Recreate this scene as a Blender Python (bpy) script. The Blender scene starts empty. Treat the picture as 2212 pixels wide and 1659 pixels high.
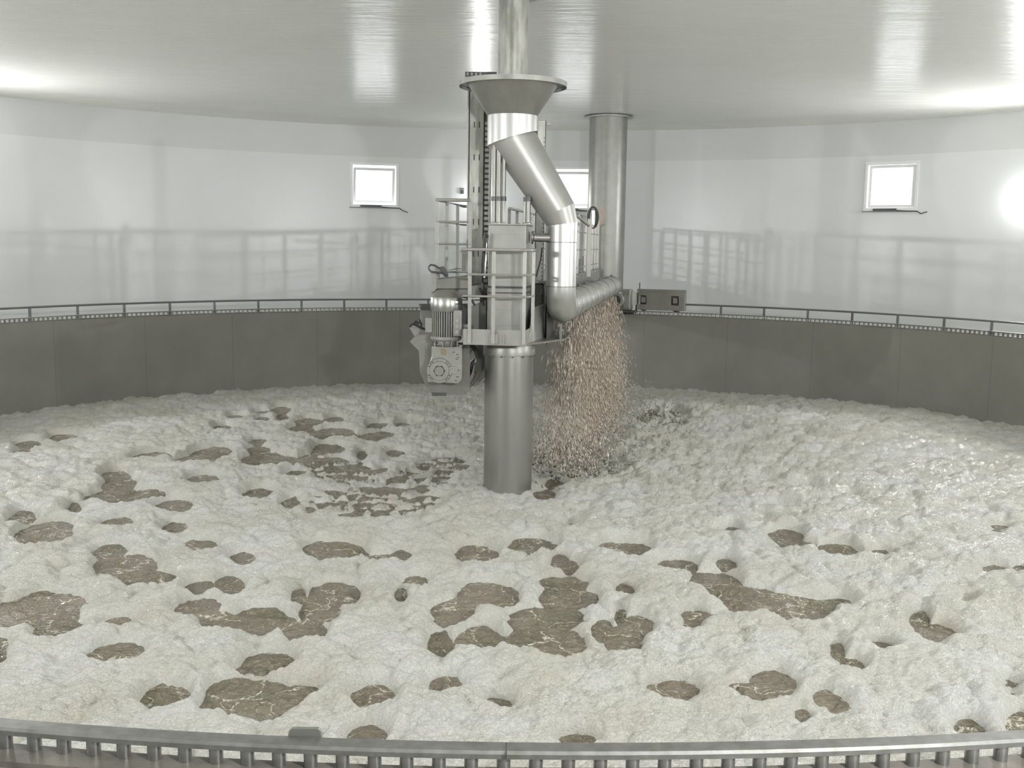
import bpy, bmesh, math, random
import numpy as np
from mathutils import Vector, Matrix
random.seed(7)
PI = math.pi
# ------------------------------------------------------------------ camera, world, exposure
IW, IH, F = 2212, 1659, 2241.0
CAM = Vector((0.0, -12.0, 2.92))
PITCH, ROLL, YAW = 0.1344, 0.0143, 0.0031
_f = Vector((math.sin(YAW)*math.cos(PITCH), math.cos(YAW)*math.cos(PITCH), -math.sin(PITCH)))
_r0 = Vector((math.cos(YAW), -math.sin(YAW), 0)); _u0 = _r0.cross(_f)
_r = _r0*math.cos(ROLL) + _u0*math.sin(ROLL); _u = _u0*math.cos(ROLL) - _r0*math.sin(ROLL)
sc = bpy.context.scene
cd = bpy.data.cameras.new('camera'); co = bpy.data.objects.new('camera', cd)
sc.collection.objects.link(co); sc.camera = co
cd.sensor_width = 36.0; cd.lens = 36.0*F/IW; cd.clip_start = 0.05; cd.clip_end = 200
co.matrix_world = Matrix(((_r.x, _u.x, -_f.x, CAM.x), (_r.y, _u.y, -_f.y, CAM.y), (_r.z, _u.z, -_f.z, CAM.z), (0, 0, 0, 1)))
w = bpy.data.worlds.new('daylight'); sc.world = w; w.use_nodes = True
w.node_tree.nodes['Background'].inputs[0].default_value = (0.93, 0.97, 1.0, 1)
w.node_tree.nodes['Background'].inputs[1].default_value = 2.2
sc.view_settings.view_transform = 'Standard'; sc.view_settings.look = 'None'
sc.view_settings.gamma = 1.0; sc.view_settings.use_curve_mapping = False
sc.view_settings.exposure = -0.26
sc.cycles.max_bounces = 10; sc.cycles.diffuse_bounces = 6; sc.cycles.glossy_bounces = 5; sc.cycles.transparent_max_bounces = 12
sc.cycles.sample_clamp_indirect = 6.0; sc.cycles.use_denoising = True
sc.cycles.caustics_reflective = False; sc.cycles.caustics_refractive = False

R_TANK, R_HALL = 9.40, 12.45
Z_RIM, Z_RAIL, Z_CEIL, Z_WALK = 1.607, 1.775, 5.615, 0.62
WATER_Z = -0.03
WIN_Z0, WIN_Z1, WIN_W = 3.70, 4.70, 1.10
WIN_POWER, LAMP_POWER = 17.0, 350.0

# lights of the hall: daylight in every window, wall lamps, part of them added fill
def area_light(name, loc, rot, sx, sy, power, col=(1, 1, 1), spread=PI):
    l = bpy.data.lights.new(name, 'AREA'); l.shape = 'RECTANGLE'; l.size = sx; l.size_y = sy
    l.energy = power; l.color = col; l.spread = spread
    o = bpy.data.objects.new(name, l); o.location = loc; o.rotation_euler = rot
    sc.collection.objects.link(o); return o

def ray(px, py):
    return (_f*F + _r*(px-IW/2) - _u*(py-IH/2)).normalized()
def at(px, py, Y):                       # pixel -> point on the plane y = Y
    d = ray(px, py); t = (Y-CAM.y)/d.y; return CAM + d*t
def onz(px, py, Z):                      # pixel -> point at height Z
    d = ray(px, py); t = (Z-CAM.z)/d.z; return CAM + d*t
def oncyl(px, py, R):                    # pixel -> far side of a round wall
    d = ray(px, py); a = d.x**2+d.y**2; b = 2*(CAM.x*d.x+CAM.y*d.y); c = CAM.x**2+CAM.y**2-R*R
    t = (-b+math.sqrt(b*b-4*a*c))/(2*a); return CAM + d*t

WINDOWS = []   # (azimuth, sash angle)
for px, py, op in ((809, 401, 0.20), (1236, 413, 0.20), (1925, 412, 0.0)):
    p = oncyl(px, py, R_HALL); WINDOWS.append((math.atan2(p.x, p.y), op))
for dg in (80, 114, 155, -62, -90, -124, -160): WINDOWS.append((math.radians(dg), 0.0))  # unseen windows, some read from wall reflections, the rest added for fill
for i, (a, op) in enumerate(WINDOWS):
    r = R_HALL+0.42
    area_light('window_daylight', (r*math.sin(a), r*math.cos(a), (WIN_Z0+WIN_Z1)/2+0.12), (PI/2-0.25, 0, PI-a), 1.3, 1.2,
               WIN_POWER*(1.5 if i > 2 else 1.0), (0.97, 0.99, 1.0), math.radians(150))

# ------------------------------------------------------------------ materials
def mat(name, col, rough=0.5, metal=0.0, noise=None, bump=None, spec=None, col2=None, streak=None, coat=0):
    m = bpy.data.materials.new(name); m.use_nodes = True; nt = m.node_tree; N = nt.nodes; L = nt.links
    b = N['Principled BSDF']; b.inputs['Base Color'].default_value = (*col, 1)
    b.inputs['Roughness'].default_value = rough; b.inputs['Metallic'].default_value = metal
    if spec is not None: b.inputs['Specular IOR Level'].default_value = spec
    if coat: b.inputs['Coat Weight'].default_value = coat; b.inputs['Coat Roughness'].default_value = 0.12
    tc = N.new('ShaderNodeTexCoord')
    def nz(scale, detail=4, sxyz=(1, 1, 1), rough_=0.6):
        mp = N.new('ShaderNodeMapping'); mp.inputs['Scale'].default_value = sxyz
        L.new(tc.outputs['Object'], mp.inputs[0])
        n = N.new('ShaderNodeTexNoise'); n.inputs['Scale'].default_value = scale
        n.inputs['Detail'].default_value = detail; n.inputs['Roughness'].default_value = rough_
        L.new(mp.outputs[0], n.inputs['Vector']); return n.outputs[0]
    if noise or streak:
        sc_, lo, hi = noise or streak[:3]
        src = nz(sc_, 6) if noise else nz(sc_, 6, (1, 1, streak[3]))
        cr = N.new('ShaderNodeValToRGB'); L.new(src, cr.inputs[0])
        c2 = col2 or tuple(c*0.7 for c in col)
        cr.color_ramp.elements[0].position = lo; cr.color_ramp.elements[0].color = (*c2, 1)
        cr.color_ramp.elements[1].position = hi; cr.color_ramp.elements[1].color = (*col, 1)
        L.new(cr.outputs[0], b.inputs['Base Color'])
    if bump:
        bn = N.new('ShaderNodeBump'); bn.inputs['Strength'].default_value = bump[1]; bn.inputs['Distance'].default_value = bump[2] if len(bump) > 2 else 0.01
        L.new(nz(bump[0], 5, bump[3] if len(bump) > 3 else (1, 1, 1)), bn.inputs['Height']); L.new(bn.outputs[0], b.inputs['Normal'])
    return m
M = {}
M['wall'] = mat('white_glossy_wall', (0.72, 0.74, 0.735), 0.24, noise=(0.5, 0.3, 0.7), col2=(0.68, 0.70, 0.69), bump=(2.2, 0.25, 0.02), spec=0.4)
M['ceiling'] = mat('white_glossy_ceiling', (0.76, 0.765, 0.73), 0.22, noise=(0.4, 0.3, 0.7), col2=(0.72, 0.725, 0.69), bump=(1.6, 0.5, 0.035, (0.5, 2.2, 1)), spec=0.13)
M['concrete'] = mat('tank_concrete', (0.245, 0.243, 0.217), 0.6, noise=(1.2, 0.3, 0.72), col2=(0.205, 0.203, 0.18), bump=(30, 0.15, 0.005))
M['floor'] = mat('walkway_floor', (0.30, 0.30, 0.28), 0.6, noise=(3, 0.3, 0.7))
M['steel'] = mat('brushed_stainless', (0.43, 0.43, 0.405), 0.32, 0.95, noise=(3, 0.3, 0.8), col2=(0.38, 0.38, 0.355), bump=(60, 0.10, 0.002, (1, 1, 0.15)))
M['steel_bright'] = mat('bright_stainless_sheet', (0.55, 0.55, 0.54), 0.38, 0.9, bump=(8, 0.2, 0.004, (6, 6, 0.3)))
M['steel_dull'] = mat('dull_steel_plate', (0.33, 0.33, 0.305), 0.40, 0.7, noise=(5, 0.3, 0.75), col2=(0.27, 0.27, 0.245), bump=(40, 0.1, 0.002))
M['steel_soft'] = mat('satin_stainless', (0.47, 0.47, 0.445), 0.38, 0.6, noise=(3, 0.3, 0.8), col2=(0.42, 0.42, 0.395), bump=(60, 0.08, 0.002))
M['plate'] = mat('dark_steel_plate', (0.235, 0.235, 0.215), 0.42, 0.55, noise=(4, 0.3, 0.75), col2=(0.19, 0.19, 0.17), bump=(40, 0.1, 0.002))  # darker steel for mounting plate, trough and side shell
M['galv'] = mat('stained_steel', (0.50, 0.50, 0.46), 0.4, 0.65, streak=(9, 0.36, 0.62, 0.25), col2=(0.29, 0.29, 0.26), bump=(30, 0.2, 0.003))
M['pale'] = mat('pale_sheet_steel', (0.42, 0.42, 0.395), 0.36, 0.45, noise=(6, 0.3, 0.7), col2=(0.35, 0.35, 0.32))
M['grey_paint'] = mat('silver_grey_paint', (0.34, 0.34, 0.315), 0.33, 0.3, noise=(9, 0.3, 0.65), col2=(0.28, 0.28, 0.26))
M['dark'] = mat('dark_rubber', (0.025, 0.025, 0.025), 0.5)
M['darkgrey'] = mat('dark_metal', (0.10, 0.10, 0.10), 0.4, 0.5)
M['rack'] = mat('rack_steel', (0.36, 0.36, 0.35), 0.32, 0.8, noise=(20, 0.35, 0.7), col2=(0.25, 0.25, 0.235), bump=(50, 0.1, 0.002))
M['mud'] = mat('wet_ledge', (0.20, 0.185, 0.16), 0.3, 0.0, noise=(9, 0.35, 0.65), col2=(0.12, 0.11, 0.095), bump=(25, 0.3, 0.004))
M['handrail'] = mat('handrail_steel', (0.24, 0.24, 0.245), 0.38, 0.75)
M['white'] = mat('white_window_frame', (0.82, 0.82, 0.82), 0.3)
M['sill'] = mat('dark_sill_strip', (0.25, 0.25, 0.24), 0.5)  # plain dark grey for the strip under the windows
M['orange'] = mat('orange_cable', (0.75, 0.36, 0.22), 0.45)
M['brown'] = mat('worn_name_plate', (0.24, 0.20, 0.12), 0.5)
M['pinkish'] = mat('falling_slurry', (0.90, 0.85, 0.76), 0.3, streak=(7, 0.38, 0.62, 0.12), col2=(0.60, 0.49, 0.40))
lm = bpy.data.materials.new('lamp_glow'); lm.use_nodes = True
lm.node_tree.nodes['Principled BSDF'].inputs['Emission Color'].default_value = (1, 1, 1, 1)
lm.node_tree.nodes['Principled BSDF'].inputs['Emission Strength'].default_value = 25
M['lamp'] = lm
g = bpy.data.materials.new('window_pane'); g.use_nodes = True; nt = g.node_tree; nt.nodes.clear()
o_ = nt.nodes.new('ShaderNodeOutputMaterial'); mx = nt.nodes.new('ShaderNodeMixShader'); tr = nt.nodes.new('ShaderNodeBsdfTransparent')
gl = nt.nodes.new('ShaderNodeBsdfGlossy'); gl.inputs['Roughness'].default_value = 0.02; mx.inputs[0].default_value = 0.06
nt.links.new(tr.outputs[0], mx.inputs[1]); nt.links.new(gl.outputs[0], mx.inputs[2]); nt.links.new(mx.outputs[0], o_.inputs[0])
M['glass'] = g

def foam_material():
    m = bpy.data.materials.new('foam'); m.use_nodes = True; N = m.node_tree.nodes; L = m.node_tree.links; b = N['Principled BSDF']
    tc = N.new('ShaderNodeTexCoord')
    n = N.new('ShaderNodeTexNoise'); n.inputs['Scale'].default_value = 1.1; n.inputs['Detail'].default_value = 6; n.inputs['Roughness'].default_value = 0.65
    L.new(tc.outputs['Object'], n.inputs['Vector'])
    cr = N.new('ShaderNodeValToRGB'); L.new(n.outputs[0], cr.inputs[0]); e = cr.color_ramp.elements
    e[0].position = 0.34; e[0].color = (0.82, 0.79, 0.69, 1); e[1].position = 0.60; e[1].color = (0.93, 0.93, 0.885, 1)
    n3 = N.new('ShaderNodeTexNoise'); n3.inputs['Scale'].default_value = 70; n3.inputs['Detail'].default_value = 4
    L.new(tc.outputs['Object'], n3.inputs['Vector'])
    cr3 = N.new('ShaderNodeValToRGB'); L.new(n3.outputs[0], cr3.inputs[0]); e = cr3.color_ramp.elements
    e[0].position = 0.3; e[0].color = (0.72, 0.72, 0.69, 1); e[1].position = 0.62; e[1].color = (1, 1, 1, 1)
    mx = N.new('ShaderNodeMix'); mx.data_type = 'RGBA'; mx.blend_type = 'MULTIPLY'; mx.inputs[0].default_value = 0.8
    L.new(cr.outputs[0], mx.inputs[6]); L.new(cr3.outputs[0], mx.inputs[7]); L.new(mx.outputs[2], b.inputs['Base Color'])
    b.inputs['Roughness'].default_value = 0.22
    b.inputs['Specular IOR Level'].default_value = 0.45
    v = N.new('ShaderNodeTexVoronoi'); v.inputs['Scale'].default_value = 105; L.new(tc.outputs['Object'], v.inputs['Vector'])
    n2 = N.new('ShaderNodeTexNoise'); n2.inputs['Scale'].default_value = 42; n2.inputs['Detail'].default_value = 7; n2.inputs['Roughness'].default_value = 0.7
    L.new(tc.outputs['Object'], n2.inputs['Vector'])
    ma = N.new('ShaderNodeMath'); ma.operation = 'SUBTRACT'; L.new(n2.outputs[0], ma.inputs[0])
    ms = N.new('ShaderNodeMath'); ms.operation = 'MULTIPLY'; ms.inputs[1].default_value = 0.45; L.new(v.outputs['Distance'], ms.inputs[0]); L.new(ms.outputs[0], ma.inputs[1])
    bp = N.new('ShaderNodeBump'); bp.inputs['Strength'].default_value = 0.9; bp.inputs['Distance'].default_value = 0.035
    L.new(ma.outputs[0], bp.inputs['Height']); L.new(bp.outputs[0], b.inputs['Normal'])
    return m
def water_material():
    m = bpy.data.materials.new('brown_water'); m.use_nodes = True; N = m.node_tree.nodes; L = m.node_tree.links; b = N['Principled BSDF']
    tc = N.new('ShaderNodeTexCoord')
    wn = N.new('ShaderNodeTexNoise'); wn.inputs['Scale'].default_value = 4; wn.inputs['Detail'].default_value = 5; L.new(tc.outputs['Object'], wn.inputs['Vector'])
    va = N.new('ShaderNodeVectorMath'); va.operation = 'MULTIPLY_ADD'; va.inputs[1].default_value = (0.5, 0.5, 0.5)
    L.new(wn.outputs['Color'], va.inputs[0]); L.new(tc.outputs['Object'], va.inputs[2])
    v = N.new('ShaderNodeTexVoronoi'); v.feature = 'DISTANCE_TO_EDGE'; v.inputs['Scale'].default_value = 2.0; L.new(va.outputs[0], v.inputs['Vector'])
    v2 = N.new('ShaderNodeTexNoise'); v2.inputs['Scale'].default_value = 34; v2.inputs['Detail'].default_value = 5; L.new(va.outputs[0], v2.inputs['Vector'])
    a0_ = N.new('ShaderNodeMath'); a0_.operation = 'ADD'; a0_.inputs[1].default_value = 0.052; L.new(v.outputs['Distance'], a0_.inputs[0])
    ad = N.new('ShaderNodeMath'); ad.operation = 'MULTIPLY_ADD'; ad.inputs[1].default_value = -0.11; L.new(v2.outputs[0], ad.inputs[0]); L.new(a0_.outputs[0], ad.inputs[2])
    cr = N.new('ShaderNodeValToRGB'); L.new(ad.outputs[0], cr.inputs[0]); e = cr.color_ramp.elements
    e[0].position = 0.0; e[0].color = (0.62, 0.60, 0.53, 1); e[1].position = 0.012; e[1].color = (0, 0, 0, 1)
    e[0].position = -0.0
    n = N.new('ShaderNodeTexNoise'); n.inputs['Scale'].default_value = 1.6; n.inputs['Detail'].default_value = 5; L.new(tc.outputs['Object'], n.inputs['Vector'])
    c2 = N.new('ShaderNodeValToRGB'); L.new(n.outputs[0], c2.inputs[0]); e = c2.color_ramp.elements
    e[0].position = 0.35; e[0].color = (0.165, 0.15, 0.10, 1); e[1].position = 0.65; e[1].color = (0.25, 0.21, 0.16, 1)
    n5 = N.new('ShaderNodeTexNoise'); n5.inputs['Scale'].default_value = 22; n5.inputs['Detail'].default_value = 8; n5.inputs['Roughness'].default_value = 0.75; n5.inputs['Distortion'].default_value = 1.5; L.new(va.outputs[0], n5.inputs['Vector'])  # pale foam flecks that also stand in for small glints
    c5 = N.new('ShaderNodeValToRGB'); L.new(n5.outputs[0], c5.inputs[0]); e = c5.color_ramp.elements
    e[0].position = 0.52; e[0].color = (0, 0, 0, 1); e[1].position = 0.68; e[1].color = (0.42, 0.40, 0.34, 1)
    m5 = N.new('ShaderNodeMix'); m5.data_type = 'RGBA'; m5.blend_type = 'ADD'; m5.inputs[0].default_value = 0.8
    L.new(c2.outputs[0], m5.inputs[6]); L.new(c5.outputs[0], m5.inputs[7])
    mx = N.new('ShaderNodeMix'); mx.data_type = 'RGBA'; mx.blend_type = 'ADD'; mx.inputs[0].default_value = 0.75
    L.new(m5.outputs[2], mx.inputs[6]); L.new(cr.outputs[0], mx.inputs[7]); L.new(mx.outputs[2], b.inputs['Base Color'])
    b.inputs['Roughness'].default_value = 0.16
    n4 = N.new('ShaderNodeTexNoise'); n4.inputs['Scale'].default_value = 11; n4.inputs['Detail'].default_value = 5; L.new(va.outputs[0], n4.inputs['Vector'])
    bp = N.new('ShaderNodeBump'); bp.inputs['Strength'].default_value = 1.0; bp.inputs['Distance'].default_value = 0.10
    L.new(n4.outputs[0], bp.inputs['Height']); L.new(bp.outputs[0], b.inputs['Normal'])
    return m
M['foam'] = foam_material(); M['water'] = water_material()

# ------------------------------------------------------------------ builders
C = sc.collection
def tag(o, label=None, cat=None, group=None, kind=None):
    if label: o['label'] = label
    if cat: o['category'] = cat
    if group: o['group'] = group
    if kind: o['kind'] = kind
    return o
def thing(name, loc, label, cat, group=None, rz=0):
    o = bpy.data.objects.new(name, None); C.objects.link(o); o.location = loc; o.rotation_euler = (0, 0, rz)
    o.empty_display_size = 0.1
    return tag(o, label, cat, group)
def frame_of(d):
    d = Vector(d).normalized(); up = Vector((0, 0, 1)) if abs(d.z) < 0.95 else Vector((0, 1, 0))
    s = d.cross(up).normalized(); return d, s, s.cross(d)
class MB:
    def __init__(s, T=None): s.v = []; s.f = []; s.T = T
    def pt(s, p):
        p = Vector(p); p = s.T @ p if s.T is not None else p
        s.v.append(tuple(p)); return len(s.v)-1
    def box(s, x0, x1, y0, y1, z0, z1):
        i = [s.pt(p) for p in ((x0, y0, z0), (x1, y0, z0), (x1, y1, z0), (x0, y1, z0), (x0, y0, z1), (x1, y0, z1), (x1, y1, z1), (x0, y1, z1))]
        for q in ((0, 3, 2, 1), (4, 5, 6, 7), (0, 1, 5, 4), (1, 2, 6, 5), (2, 3, 7, 6), (3, 0, 4, 7)): s.f.append(tuple(i[k] for k in q))
        return s
    def bar(s, a, b, wx, wy=None):            # square bar between two points
        wy = wy or wx; a, b = Vector(a), Vector(b); d, sd, up = frame_of(b-a); i = []
        for p in (a, b):
            for sx, sy in ((-1, -1), (1, -1), (1, 1), (-1, 1)): i.append(s.pt(p+sd*sx*wx/2+up*sy*wy/2))
        for q in ((0, 3, 2, 1), (4, 5, 6, 7), (0, 1, 5, 4), (1, 2, 6, 5), (2, 3, 7, 6), (3, 0, 4, 7)): s.f.append(tuple(i[k] for k in q))
        return s
    def prism(s, poly, y0, y1):               # polygon of (x,z) extruded along y
        n = len(poly); a = [s.pt((x, y0, z)) for x, z in poly]; b = [s.pt((x, y1, z)) for x, z in poly]
        s.f.append(tuple(a)); s.f.append(tuple(reversed(b)))
        for k in range(n): s.f.append((a[k], b[k], b[(k+1) % n], a[(k+1) % n]))
        return s
    def rings(s, rs, cap=True):
        n = len(rs[0]); idx = [[s.pt(p) for p in r] for r in rs]
        for a, b in zip(idx, idx[1:]):
            for k in range(n): s.f.append((a[k], a[(k+1) % n], b[(k+1) % n], b[k]))
        if cap: s.f.append(tuple(reversed(idx[0]))); s.f.append(tuple(idx[-1]))
        return s
    def tube(s, pts, r, n=12, cap=True, closed=False):
        pts = [Vector(p) for p in pts]; rs = []; N = len(pts)
        rr = r if isinstance(r, (list, tuple)) else [r]*N
        sd0 = None
        for i, p in enumerate(pts):
            if closed: d = (pts[(i+1) % N]-pts[i-1]).normalized()
            else:
                d = Vector((0, 0, 0))
                if i > 0: d += (p-pts[i-1]).normalized()
                if i < N-1: d += (pts[i+1]-p).normalized()
                d.normalize()
            if sd0 is None: _, sd, up = frame_of(d)
            else:
                sd = (sd0-d*sd0.dot(d)).normalized(); up = sd.cross(d)
            sd0 = sd
            k = 1.0
            if 0 < i < N-1 and not closed:
                k = 1/max(0.5, (p-pts[i-1]).normalized().dot(d))
            ax = d.cross(((pts[min(i+1, N-1)]-p)).normalized()) if 0 < i < N-1 and not closed else Vector((0, 0, 0))
            ring = []
            for j in range(n):
                t = 2*PI*j/n; off = (sd*math.cos(t)+up*math.sin(t))*rr[i]
                if ax.length > 1e-3:
                    q = ax.cross(d).normalized(); off += q*off.dot(q)*(k-1)
                ring.append(p+off)
            rs.append(ring)
        if closed: rs.append(rs[0]); cap = False
        return s.rings(rs, cap)
    def lathe(s, prof, cx=0, cy=0, n=48, closed=False):   # prof of (r,z)
        rs = [[(cx+r*math.cos(2*PI*j/n), cy+r*math.sin(2*PI*j/n), z) for j in range(n)] for r, z in prof]
        if closed: rs.append(rs[0])
        return s.rings(rs, cap=not closed and prof[0][0] > 0.001)
    def disc(s, c, d, r, h, n=24, r2=None):
        c = Vector(c); d = Vector(d).normalized(); return s.tube([c, c+d*h], [r, r if r2 is None else r2], n)
    def build(s, name, m, parent=None, smooth=False, bevel=0):
        me = bpy.data.meshes.new(name); me.from_pydata(s.v, [], s.f)
        bm = bmesh.new(); bm.from_mesh(me); bmesh.ops.recalc_face_normals(bm, faces=bm.faces); bm.to_mesh(me); bm.free()
        me.materials.append(m if not isinstance(m, str) else M[m])
        if smooth: me.shade_smooth(); me.set_sharp_from_angle(angle=math.radians(38))
        o = bpy.data.objects.new(name, me); C.objects.link(o)
        if parent is not None:
            o.parent = parent; mw = Matrix.Translation(parent.location) @ parent.rotation_euler.to_matrix().to_4x4()
            o.matrix_parent_inverse = mw.inverted()
            o.matrix_basis = Matrix.Identity(4)
        if bevel:
            b = o.modifiers.new('edge', 'BEVEL'); b.width = bevel; b.segments = 2; b.limit_method = 'ANGLE'
        return o
def ringpt(R, a, z): return Vector((R*math.sin(a), R*math.cos(a), z))
def arcband(mb, prof, a0, a1, n):            # profile of (R,z) swept round the tank
    rs = []
    full = abs(a1-a0) > 2*PI-1e-4
    for i in range(n+1): rs.append([ringpt(r, a0+(a1-a0)*i/n, z) for r, z in prof])
    return mb.rings(rs, cap=not full)

# ------------------------------------------------------------------ the hall
def hall_wall(name, a0, a1, label):
    brk = set(np.round(np.linspace(a0, a1, max(2, int((a1-a0)/0.035))+1), 5)); holes = []
    for a, _ in WINDOWS:
        for k in (-1, 0, 1):
            b = a+2*PI*k
            if a0 < b < a1:
                h = WIN_W/2/R_HALL; holes.append((b-h, b+h)); brk |= {round(b-h, 5), round(b+h, 5)}
    A = sorted(brk); Z = [Z_WALK-0.1, 1.6, 2.6, WIN_Z0, WIN_Z1, 5.2, Z_CEIL+0.05]; mb = MB(); idx = {}
    for i, a in enumerate(A):
        for j, z in enumerate(Z):
            idx[i, j] = mb.pt(ringpt(R_HALL, a, z)); idx[i, j, 1] = mb.pt(ringpt(R_HALL+0.14, a, z))
    for i in range(len(A)-1):
        mid = (A[i]+A[i+1])/2
        for j in range(len(Z)-1):
            if Z[j] >= WIN_Z0-1e-6 and Z[j+1] <= WIN_Z1+1e-6 and any(h0 < mid < h1 for h0, h1 in holes): continue
            mb.f.append((idx[i, j], idx[i+1, j], idx[i+1, j+1], idx[i, j+1]))
            mb.f.append((idx[i, j, 1], idx[i, j+1, 1], idx[i+1, j+1, 1], idx[i+1, j, 1]))
    for h0, h1 in holes:                      # reveals
        i0 = min(range(len(A)), key=lambda i: abs(A[i]-h0)); i1 = min(range(len(A)), key=lambda i: abs(A[i]-h1))
        for i in (i0, i1): mb.f.append((idx[i, 3], idx[i, 4], idx[i, 4, 1], idx[i, 3, 1]))
        for i in range(i0, i1):
            for j in (3, 4): mb.f.append((idx[i, j], idx[i+1, j], idx[i+1, j, 1], idx[i, j, 1]))
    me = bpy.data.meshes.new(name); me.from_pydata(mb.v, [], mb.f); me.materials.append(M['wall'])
    me.shade_smooth(); me.set_sharp_from_angle(angle=math.radians(30))
    o = bpy.data.objects.new(name, me); C.objects.link(o); return tag(o, label, 'wall', kind='structure')
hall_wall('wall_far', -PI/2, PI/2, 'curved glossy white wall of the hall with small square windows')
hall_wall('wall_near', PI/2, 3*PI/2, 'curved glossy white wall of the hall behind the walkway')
mb = MB(); n = 160; radii = [(0.0, 0.03), (3, 0.03), (6, 0.025), (9, 0.015), (11, 0.008), (R_HALL-0.5, 0.0), (R_HALL-0.2, -0.03), (R_HALL-0.02, -0.10), (R_HALL+0.1, -0.12)]
c0 = mb.pt((0, 0, Z_CEIL+0.03)); prev = None
for r, dz in radii[1:]:
    ring = [mb.pt(ringpt(r, 2*PI*k/n, Z_CEIL+dz)) for k in range(n)]
    for k in range(n):
        if prev is None: mb.f.append((c0, ring[k], ring[(k+1) % n]))
        else: mb.f.append((prev[k], ring[k], ring[(k+1) % n], prev[(k+1) % n]))
    prev = ring
tag(mb.build('ceiling', 'ceiling', smooth=True), 'flat glossy pale ceiling curving down at its edge', 'ceiling', kind='structure')
mb = MB(); arcband(mb, [(R_TANK+0.16, Z_WALK), (R_HALL+0.1, Z_WALK), (R_HALL+0.1, Z_WALK-0.15), (R_TANK+0.16, Z_WALK-0.15)], 0, 2*PI, 160)
tag(mb.build('floor', 'floor'), 'grey walkway floor ringing the tank', 'floor', kind='structure')
mb = MB(); arcband(mb, [(R_TANK, -1.2), (R_TANK, Z_RIM-0.083), (R_TANK+0.22, Z_RIM-0.083), (R_TANK+0.22, -1.2)], 0, 2*PI, 240)
tw = mb.build('wall_tank', 'concrete', smooth=True); tag(tw, 'round grey concrete tank wall rising out of the foam', 'tank wall', kind='structure')
nt = M['concrete'].node_tree                        # board joints in the concrete
N, L = nt.nodes, nt.links; tcn = N.new('ShaderNodeTexCoord'); sx = N.new('ShaderNodeSeparateXYZ'); L.new(tcn.outputs['Object'], sx.inputs[0])
at2 = N.new('ShaderNodeMath'); at2.operation = 'ARCTAN2'; L.new(sx.outputs[0], at2.inputs[0]); L.new(sx.outputs[1], at2.inputs[1])
mu = N.new('ShaderNodeMath'); mu.operation = 'MULTIPLY_ADD'; mu.inputs[1].default_value = 5.6; mu.inputs[2].default_value = 100.35; L.new(at2.outputs[0], mu.inputs[0])
fr = N.new('ShaderNodeMath'); fr.operation = 'FRACT'; L.new(mu.outputs[0], fr.inputs[0])
cr = N.new('ShaderNodeValToRGB'); L.new(fr.outputs[0], cr.inputs[0]); e = cr.color_ramp.elements
e[0].position = 0; e[0].color = (0.72, 0.72, 0.72, 1); e[1].position = 0.012; e[1].color = (1, 1, 1, 1)
b = N['Principled BSDF']; src = b.inputs['Base Color'].links[0].from_socket
mm = N.new('ShaderNodeMix'); mm.data_type = 'RGBA'; mm.blend_type = 'MULTIPLY'; mm.inputs[0].default_value = 1
L.new(src, mm.inputs[6]); L.new(cr.outputs[0], mm.inputs[7]); L.new(mm.outputs[2], b.inputs['Base Color'])

nt = M['wall'].node_tree; N, L = nt.nodes, nt.links    # reflection near the ceiling put into the colour as a greyer upper band
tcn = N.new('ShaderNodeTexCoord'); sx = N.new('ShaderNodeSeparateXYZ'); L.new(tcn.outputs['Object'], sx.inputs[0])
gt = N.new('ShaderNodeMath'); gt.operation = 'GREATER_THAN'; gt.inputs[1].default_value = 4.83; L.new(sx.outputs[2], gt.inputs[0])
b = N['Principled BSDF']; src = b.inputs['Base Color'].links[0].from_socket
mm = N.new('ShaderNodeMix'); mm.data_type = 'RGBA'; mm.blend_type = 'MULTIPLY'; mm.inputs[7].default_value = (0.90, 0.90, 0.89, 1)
L.new(gt.outputs[0], mm.inputs[0]); L.new(src, mm.inputs[6]); L.new(mm.outputs[2], b.inputs['Base Color'])
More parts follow.
